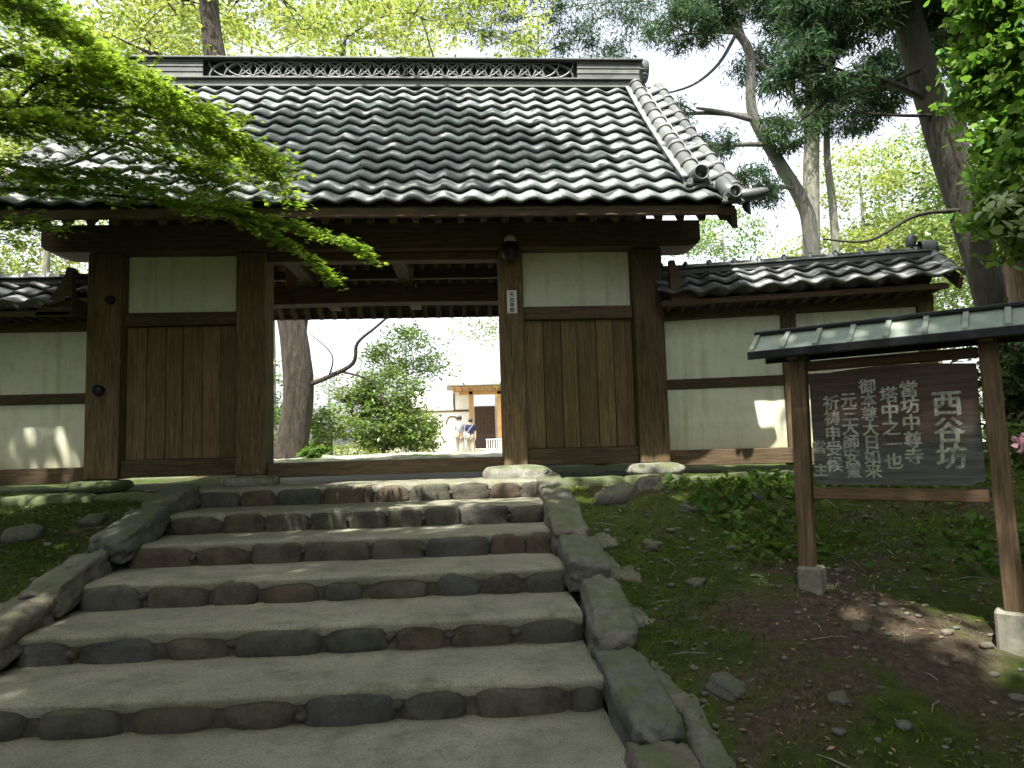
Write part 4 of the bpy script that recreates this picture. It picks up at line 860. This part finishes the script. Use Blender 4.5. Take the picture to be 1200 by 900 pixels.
for (pth, r0, sw, nl) in limbs:
    ps = spline(pth, 8); obj('branch', MB().tube(ps, [r0 * (1 - .8 * i / (len(ps) - 1)) + .002 for i in range(len(ps))], 6, .1, 2), BARK_D, mt_, True)
    st = 4 if len(pth) > 4 else 2; tws = []
    nt_ = int(nl / 13 * 3.4)
    for k in range(nt_):
        i = rr_.randint(st, len(ps) - 1); a = ps[i]; t = (ps[min(i + 1, len(ps) - 1)] - ps[i - 1]).normalized()
        sd_ = Vector((t.y, -t.x, 0)).normalized() * rr_.choice((-1, 1)); L = sw * rr_.uniform(.35, 1.15)
        e = a + (sd_ * rr_.uniform(.5, 1.1) + t * rr_.uniform(.3, .9)) * L + Vector((0, 0, rr_.uniform(-.16, .02) * L * 1.6)); tws.append((a, e))
        tw.tube([a, a.lerp(e, .5) + Vector((0, 0, .02)), e], [.003, .0022, .0012], 3, cap=False)
        for q in range(13):
            s = rr_.uniform(.15, 1.05); pnt = a.lerp(e, s) + Vector((rr_.gauss(0, .035), rr_.gauss(0, .035), rr_.gauss(-.005, .012))); LC.append(tuple(pnt))
            nv = Vector((rr_.gauss(0, .28), rr_.gauss(-.1, .28), 1)).normalized(); LN.append(tuple(nv)); dv = (e - a).normalized() + Vector((rr_.gauss(0, .5), rr_.gauss(0, .5), -.1)); LD.append(tuple(dv))
tag(obj('twigs', tw, BARK_D, mt_), kind='stuff')
leaf_obj('foliage', mt_, L_MAPLE, np.array(LC), np.array(LN), np.array(LD), .062 * rn.uniform(.7, 1.2, size=len(LC)), .9, tuple(mt_.location), 'maple')
tag(obj('dead_twig', MB().tube(spline([(-3.05, 5.3, 2.45), (-2.85, 5.35, 2.55), (-2.65, 5.4, 2.68), (-2.5, 5.4, 2.8)], 4), [.012] * 13, 5, .2), BARK_G, mt_), 'pale bare twig')

# ------------------------------------------------------------------ trees that overhang the approach, crowns placed out of view to shape its shade
shade = [((-6.0, -1.0), 9.5, [((-2.9, .7, 8.2), (1.7, 1.6, .8)), ((-2.9, -1.7, 8.3), (2.0, 1.4, .9)), ((-5.9, 1.2, 8), (1.2, 1.3, .7)), ((-2.1, 5.1, 8.9), (1.9, 1.0, .5)), ((-6, -3.5, 8.5), (2, 2, 1))], 'tall shade tree left of the lower steps'),
         ((3.2, -2.5), 9.5, [((1.7, 1.3, 8.3), (1.1, 1.3, .7)), ((-.5, 1.3, 8.3), (1.2, 1.2, .6)), ((-.9, -1.2, 8.4), (1.1, 1.1, .7)), ((2.3, -1.5, 8.3), (1.4, 1.2, .8)), ((4.4, .2, 8.0), (1.8, 2.0, 1.1)), ((2.9, 4.5, 8.1), (1.0, .6, .4))], 'tall shade tree right of the lower steps'),
         ((-1.5, -6.5), 10, [((-1.5, -3.2, 8.8), (2.8, 2.4, 1.3)), ((-3.8, -7, 9), (2.2, 2.2, 1.2))], 'tall shade tree at the foot of the steps'),
         ((7.0, 1.5), 9, [((5.8, 2.5, 7.6), (2.4, 2.2, 1.3)), ((7.5, 0, 8), (2.6, 2.6, 1.4)), ((8, 4, 6.5), (1.8, 1.6, 1.6))], 'tall shade tree on the bank right of the notice board'),
         ((-8.5, 3.5), 8, [((-8.2, 4.2, 6.5), (2.2, 1.8, 1.4)), ((-5.4, 3.9, 7.7), (1.2, .7, .45)), ((-9, 1.5, 7), (2.4, 2.4, 1.5)), ((-8.5, -2, 5), (2.2, 2.4, 1.8))], 'tall shade tree on the bank left of the maple'),
         ((8, -7), 9, [((7, -5, 5.5), (3, 3, 2.5)), ((5, -9, 5.5), (3, 2.5, 2.6))], 'bushy shade tree right of the path below the steps'),
         ((-8, -8), 9, [((-7.5, -6.5, 5.0), (2.6, 2.8, 2.5)), ((-6.5, -10.5, 5.5), (2.6, 2.5, 2.6))], 'bushy shade tree left of the path below the steps')]
for i, ((x, y), h, bb, lb) in enumerate(shade):
    if i < 2: bb = [((c[0] - .0 + .4, c[1] - .2, c[2]), r) for c, r in bb]
    z0 = gz(x, y) - .2
    tree('shade_tree', lb, 'tree', [(x, y, z0), (x * .97, y, z0 + h * .5), (x * .93, y * .95, z0 + h)], (.3, .14), bb, 30000, .2, BARK_D, L_GREEN, 100 + i, 'trees shading the approach', clump=.42, aspect=.65, nb=6, sub=1, flat=.6, clumps=330)

pr = tree('shade_tree', 'bushy forest tree added out of view behind the approach to block sky light', 'tree', [(0, 0, 0), (.1, 0, 3.5), (.3, 0, 7)], (.25, .1), [((0, 0, 2.6), (2.4, 2.2, 2.0)), ((.4, .2, 5.6), (2.5, 2.3, 1.9)), ((0, 0, 8.2), (2.1, 2, 1.5))], 15000, .34, BARK_D, L_GREEN, 130, 'forest trees behind the approach', clump=.5, aspect=.65, nb=5, sub=0, flat=.7, clumps=260)
ring = [(-13, 5), (-12.5, .5), (-12, -4), (-10, -8.5), (-6, -11.5), (7.5, -10.5), (10, -7), (11.5, -2.5), (12, 2), (12.5, 6), (-9, -15)]  # unseen ring added to cut the low sky light on the gate
rg3 = random.Random(3)
for i, (x, y) in enumerate(ring):
    o = pr if i == 0 else copy_tree(pr); o.location = (x, y, gz(x, y) - .2); o.rotation_euler = (0, 0, rg3.uniform(0, 6)); k = rg3.uniform(.9, 1.25); o.scale = (k, k, k)

# ------------------------------------------------------------------ hall beyond
hall = thing('temple_hall', 'temple hall with pale wood porch and white walls beyond the doorway', 'hall', (3, 40, -.3))
def HB(name, mat, *a, b=.02): return obj(name, MB().box(*a, b), mat, hall)
WHITEW = m_simple('white_plaster', (0.74, 0.73, 0.7), (0.82, 0.81, 0.78), 3, 0.9)  # the hall walls' own white
LAT_D = m_simple('dark_door_wood', (0.05, 0.03, 0.02), (0.12, 0.07, 0.045), 12, 0.7)
HROOF = m_simple('hall_roof', (0.3, 0.3, 0.3), (0.42, 0.42, 0.42), 5, 0.6)
HB('wall', WHITEW, -3.6, .35, 42.0, 42.3, -.3, 3.55); HB('wall', WHITEW, 1.6, 8.5, 42.0, 42.3, -.3, 3.55)
HB('base', CONC, -.4, 8.5, 38.8, 43, -.35, .05); HB('step', CONC, .3, 3, 38.2, 38.8, -.35, -.12)
for x in (-.88, -3.5): HB('post', W_REDH, x, x + .1, 41.93, 42.0, 2.3, 3.55)
HB('beam', W_REDH, -3.6, .3, 41.92, 42.0, 2.3, 2.42)
for x in (.05, 1.62, 4.2, 6.8): HB('porch_post', W_NEW, x, x + .24, 39.3, 39.54, .05, 3.3)
HB('porch_beam', W_NEW, -.5, 8.5, 39.3, 39.5, 3.1, 3.32); HB('eave', W_NEW, -.9, 9, 38.4, 41.9, 3.45, 3.53)
rm = me_of('rafter', MB().box(-.04, .04, 0, 3.4, 0, .1, .01), W_NEW)
for k in range(24): inst('rafter', rm, hall, Vector((-.8 + k * .4, 38.5, 3.34)) - hall.location)
dr = HB('door', LAT_D, .36, 1.58, 41.9, 41.98, .1, 2.6)
for k in range(6): obj('lattice_bar', MB().box(.42 + k * .22, .45 + k * .22, 41.87, 41.9, 1.0, 2.5, .004), LAT_D, dr)
for k in range(6): obj('lattice_bar', MB().box(.38, 1.56, 41.84, 41.87, 1.05 + k * .26, 1.08 + k * .26, .004), LAT_D, dr)
q = MB(); q.prism([(37.9, 3.55), (41.5, 5.2), (45, 3.55), (45, 3.7), (41.5, 5.4), (37.9, 3.7)], -1.3, 9.5, 'x'); obj('roof', q, HROOF, hall)
# arched window on the white wall
aw = []
for k in range(13): a = PI * k / 12; aw.append((-.95 + .42 * math.cos(a), 1.55 + .55 * math.sin(a)))
aw2 = [(-.95 + .34 * math.cos(PI * k / 12), 1.55 + .45 * math.sin(PI * k / 12)) for k in range(12, -1, -1)]
fr = obj('arched_window', MB().prism([(-1.37, 1.0)] [:0] + aw + aw2, 41.95, 41.99), LAT_D, hall)
rail = thing('slatted_rail', 'low grey slatted rail beside the hall steps', 'railing', (1.6, 37.6, -.2))
obj('top_bar', MB().box(.9, 2.4, 37.6, 37.68, .55, .62), GREYM, rail); obj('bottom_bar', MB().box(.9, 2.4, 37.6, 37.68, -.1, -.04), GREYM, rail)
for k in range(12): obj('slat', MB().box(.92 + k * .125, .98 + k * .125, 37.62, 37.66, -.04, .55, .004), GREYM, rail)

# ------------------------------------------------------------------ two visitors
SKIN = m_simple('skin', (0.5, 0.32, 0.24), (0.56, 0.37, 0.28), 6, 0.6, 0)
HAIR = m_simple('dark_hair', (0.015, 0.012, 0.01), (0.03, 0.025, 0.02), 30, 0.5)
def cloth(n, c): return m_simple(n, tuple(q * .9 for q in c), c, 9, 0.9)
def skin_obj(name, verts, edges, rad, mat, parent, lv=1):
    me = bpy.data.meshes.new(name); me.from_pydata([tuple(v) for v in verts], edges, []); o = bpy.data.objects.new(name, me); COL.objects.link(o)
    md = o.modifiers.new('skin', 'SKIN'); md.use_smooth_shade = True
    for v, r in zip(me.skin_vertices[0].data, rad): v.radius = (r if isinstance(r, tuple) else (r, r)); v.use_root = False
    me.skin_vertices[0].data[0].use_root = True
    s2 = o.modifiers.new('sub', 'SUBSURF'); s2.levels = lv; s2.render_levels = lv
    bpy.context.view_layer.update(); nm = bpy.data.meshes.new_from_object(o.evaluated_get(bpy.context.evaluated_depsgraph_get())); bpy.data.objects.remove(o)
    nm.materials.clear(); nm.materials.append(mat); nm.polygons.foreach_set('use_smooth', [True] * len(nm.polygons))
    o = bpy.data.objects.new(name, nm); COL.objects.link(o); o.parent = parent; return o
def person(label, loc, h, top, legs, rz, bag=None, seed=0, short=False):
    p = thing('person', label, 'person', loc, rz); k = h / 1.7; V = lambda *a: Vector(a) * k
    vs = [V(0, 0, .92), V(0, 0, 1.12), V(0, .01, 1.33), V(0, 0, 1.44), V(0, .01, 1.56), V(0, .01, 1.66)]; es = [(0, 1), (1, 2), (2, 3), (3, 4), (4, 5)]; rd = [(.15, .1), (.13, .09), (.16, .1), (.055, .055), (.085, .1), (.07, .085)]
    for s in (-1, 1):
        b = len(vs); vs += [V(s * .17, 0, 1.38), V(s * .215, .01, 1.12), V(s * .225, -.05, .88), V(s * .22, -.07, .80)]; es += [(2, b), (b, b + 1), (b + 1, b + 2), (b + 2, b + 3)]; rd += [.055, .04, .028, .03]
        for f in range(5):   # fingers
            c = len(vs); dx = (f - 2) * .014; vs += [V(s * .22 + dx * .3, -.07 + dx, .755 if f != 4 else .775), V(s * .215 + dx * .3, -.075 + dx * 1.1, .715 - .005 * (2 - abs(f - 2)) if f != 4 else .75)]
            es += [(b + 3, c), (c, c + 1)]; rd += [.010, .008]
        b = len(vs); vs += [V(s * .09, 0, .86), V(s * .1, -.02 * s, .48), V(s * .1, .02 - .05 * s, .09), V(s * .11, -.11 - .05 * s + .14, .03), V(s * .12, .17 - .05 * s, .03)]; es += [(0, b), (b, b + 1), (b + 1, b + 2), (b + 2, b + 3), (b + 3, b + 4)]; rd += [.085, .058, .038, .04, .03]
    skin_obj('body', vs, es, [(a if isinstance(a, tuple) else (a, a)) for a in [tuple(q * k for q in r) if isinstance(r, tuple) else r * k for r in rd]], SKIN, p)
    tv = [V(0, 0, .9), V(0, 0, 1.12), V(0, 0, 1.34), V(0, 0, 1.43)]; te = [(0, 1), (1, 2), (2, 3)]; tr = [(.18, .135), (.165, .12), (.185, .125), (.075, .075)]
    for s in (-1, 1): b = len(tv); tv += [V(s * .18, 0, 1.385), V(s * .222, .01, 1.12)] + ([] if short else [V(s * .23, -.045, .9)]); te += [(2, b), (b, b + 1)] + ([] if short else [(b + 1, b + 2)]); tr += [.07, .06] + ([] if short else [.045])
    skin_obj('shirt', tv, te, [tuple(q * k for q in r) if isinstance(r, tuple) else (r * k, r * k) for r in tr], top, p)
    lv = [V(0, 0, .93)]; le = []; lr = [(.165, .125)]
    for s in (-1, 1): b = len(lv); lv += [V(s * .09, 0, .82), V(s * .1, -.02 * s, .48), V(s * .1, .02 - .05 * s, .12)]; le += [(0, b), (b, b + 1), (b + 1, b + 2)]; lr += [.105, .08, .065]
    skin_obj('trousers', lv, le, [tuple(q * k for q in r) if isinstance(r, tuple) else (r * k, r * k) for r in lr], legs, p)
    hr = stone_mb(.2 * k, .23 * k, .2 * k, 3, 5, 2.3, .02); hr.v = [(a, b - .0, c + 1.63 * k) for a, b, c in hr.v]; obj('hair', hr, HAIR, p, True, local=True)
    if bag:
        q = stone_mb(.3 * k, .12 * k, .26 * k, 5, 5, 5, .03); q.v = [(a + bag[1] * k, b - .17 * k, c + .92 * k) for a, b, c in q.v]; b_ = obj('shoulder_bag', q, bag[0], p, True, local=True)
        obj('strap', MB().tube(spline([(bag[1] * k, -.15 * k, 1.02 * k), (bag[1] * .3 * k, -.165 * k, 1.2 * k), (-bag[1] * .7 * k, -.13 * k, 1.42 * k), (-bag[1] * .65 * k, .0, 1.46 * k)], 4), .014, 5), bag[0], b_, local=True)
    return p
person('person in a pale grey shirt walking away with a cream shoulder bag', (-.36, 29, gz(-.36, 29)), 1.64, cloth('pale_grey_cotton', (.38, .38, .44)), cloth('beige_cotton', (.4, .35, .27)), .12, (cloth('cream_canvas', (.5, .48, .34)), -.2), 1)
person('person in a navy shirt walking away with a thin strap across the back', (.08, 28.8, gz(.08, 28.8)), 1.5, cloth('navy_cotton', (.02, .025, .08)), cloth('light_trousers', (.38, .35, .3)), -.1, (cloth('grey_canvas', (.4, .4, .42)), -.17), 2, True)

# ------------------------------------------------------------------ ground detail
rr2 = random.Random(9)
ROCKM = [me_of('rock', stone_mb(1, .8, .6, 700 + k, 7, 3.2, .14, .0), KERB, True) for k in range(4)]
rocks = [(1.35, 4.3, .12, 'squat pale stone on the moss beside the kerb'), (1.62, 5.3, .13, 'pale stone below the mossy foundation right of the steps'), (2.25, 5.55, .14, 'upright pale stone on the moss right of the steps'),
         (1.16, 3.3, .17, 'dark stone against the lower end of the right kerb'), (1.55, 3.05, .1, 'small pale stone on the lower bank'),
         (1.95, 3.55, .1, 'small pale stone at the foot of the left sign post'), (1.2, 5.85, .34, 'mossy boulder at the top of the right kerb'), (1.55, 6.1, .28, 'mossy boulder beside the foundation right of the steps'),
         (1.25, 4.9, .14, 'rough stone in the soil halfway down the right kerb'), (-3.3, 5.5, .26, 'mossy stone on the bank left of the steps'), (-3.0, 5.9, .2, 'small mossy stone below the left foundation'), (-3.6, 4.8, .24, 'dark stone at the left edge of the bank')]
for i, (x, y, s, lb) in enumerate(rocks):
    o = bpy.data.objects.new('rock', ROCKM[i % 4]); COL.objects.link(o); o.location = (x, y, gz(x, y) + s * .03); o.scale = (s, s, s * .9); o.rotation_euler = (rr2.uniform(-.3, .3), rr2.uniform(-.3, .3), rr2.uniform(0, 6)); tag(o, lb, 'stone', 'loose stones on the banks')
def bank_points(n, seed, f=None):
    r = random.Random(seed); out = []
    while len(out) < n:
        if r.random() < .72: x, y = r.uniform(.9, 5.5), r.uniform(2.4, 6.5)
        else: x, y = r.uniform(-4.8, -2.75), r.uniform(3.2, 6.4)
        if f and not f(x, y, r): continue
        out.append((x, y))
    return out
pb = MB()
for (x, y) in bank_points(1500, 21):
    s = rr2.uniform(.008, .03) * (1 if rr2.random() < .9 else 1.8); t = stone_mb(s * 1.4, s, s * .7, rr2.randint(1, 500), 2, 2.5, .15); z = gz(x, y) + s * .2; pb.add([(a + x, b + y, c + z) for a, b, c in t.v], t.f)
tag(obj('pebbles', pb, KERB, None, True), 'small pebbles scattered over the soil of the banks', 'pebbles', kind='stuff')
def scatter(name, label, cat, n, seed, mat, size, aspect, zoff, upb, f=None, shape='rhomb', lift=.0):
    pts = bank_points(n, seed, f); rn = np.random.default_rng(seed); C = np.array([(x, y, gz(x, y) + zoff) for x, y in pts]); C[:, 2] += rn.uniform(0, lift + 1e-6, size=n)
    o = leaf_obj(name, None, mat, C, rand_n(rn, n, upb), rn.normal(size=(n, 3)) + np.array([0, 0, lift * 3]), size * rn.uniform(.4, 1.4, size=n), aspect, None, shape); tag(o, label, cat, kind='stuff'); return o
def mossy(x, y, r): return math.hypot(x - 2.1, y - 3.55) > .55 + r.uniform(0, .4) and mnoise.noise(Vector((x * 1.1, y * 1.1, 2))) + r.uniform(-.3, .3) > -.14
def bare(x, y, r): return mnoise.noise(Vector((x * 1.1, y * 1.1, 2))) + r.uniform(-.3, .3) < .08
scatter('leaf_litter', 'dry brown leaf litter on the banks beside the steps', 'leaf litter', 5200, 31, L_DRY, .028, .45, .008, 1.2, bare)
scatter('moss', 'green moss covering the banks beside the steps', 'moss', 60000, 32, L_MOSS, .022, .3, .006, .2, mossy, lift=.012)
def under_sign(x, y, r): return x > 1.7 and y > 4.3 - .2 * (x - 2) and y < 6.3 and mnoise.noise(Vector((x * 1.3, y * 1.3, 9))) + r.uniform(-.3, .3) > -.1
scatter('ground_cover', 'low green leafy ground cover below the right side wall', 'ground cover', 2200, 33, L_HERB, .05, .7, .02, .5, under_sign, 'heart', .06)

tb = MB()
for (x, y) in bank_points(170, 44):
    a = rr2.uniform(0, 2 * PI); L = rr2.uniform(.05, .2); p1 = (x + math.cos(a) * L, y + math.sin(a) * L); z0, z1 = gz(x, y) + .008, gz(*p1) + .012
    tb.tube([(x, y, z0), ((x + p1[0]) / 2 + rr2.uniform(-.015, .015), (y + p1[1]) / 2, (z0 + z1) / 2 + .01), (p1[0], p1[1], z1)], [.003, .0035, .0015], 4)
tag(obj('fallen_twigs', tb, BARK_G, None), 'thin fallen twigs lying on the banks beside the steps', 'twigs', kind='stuff')
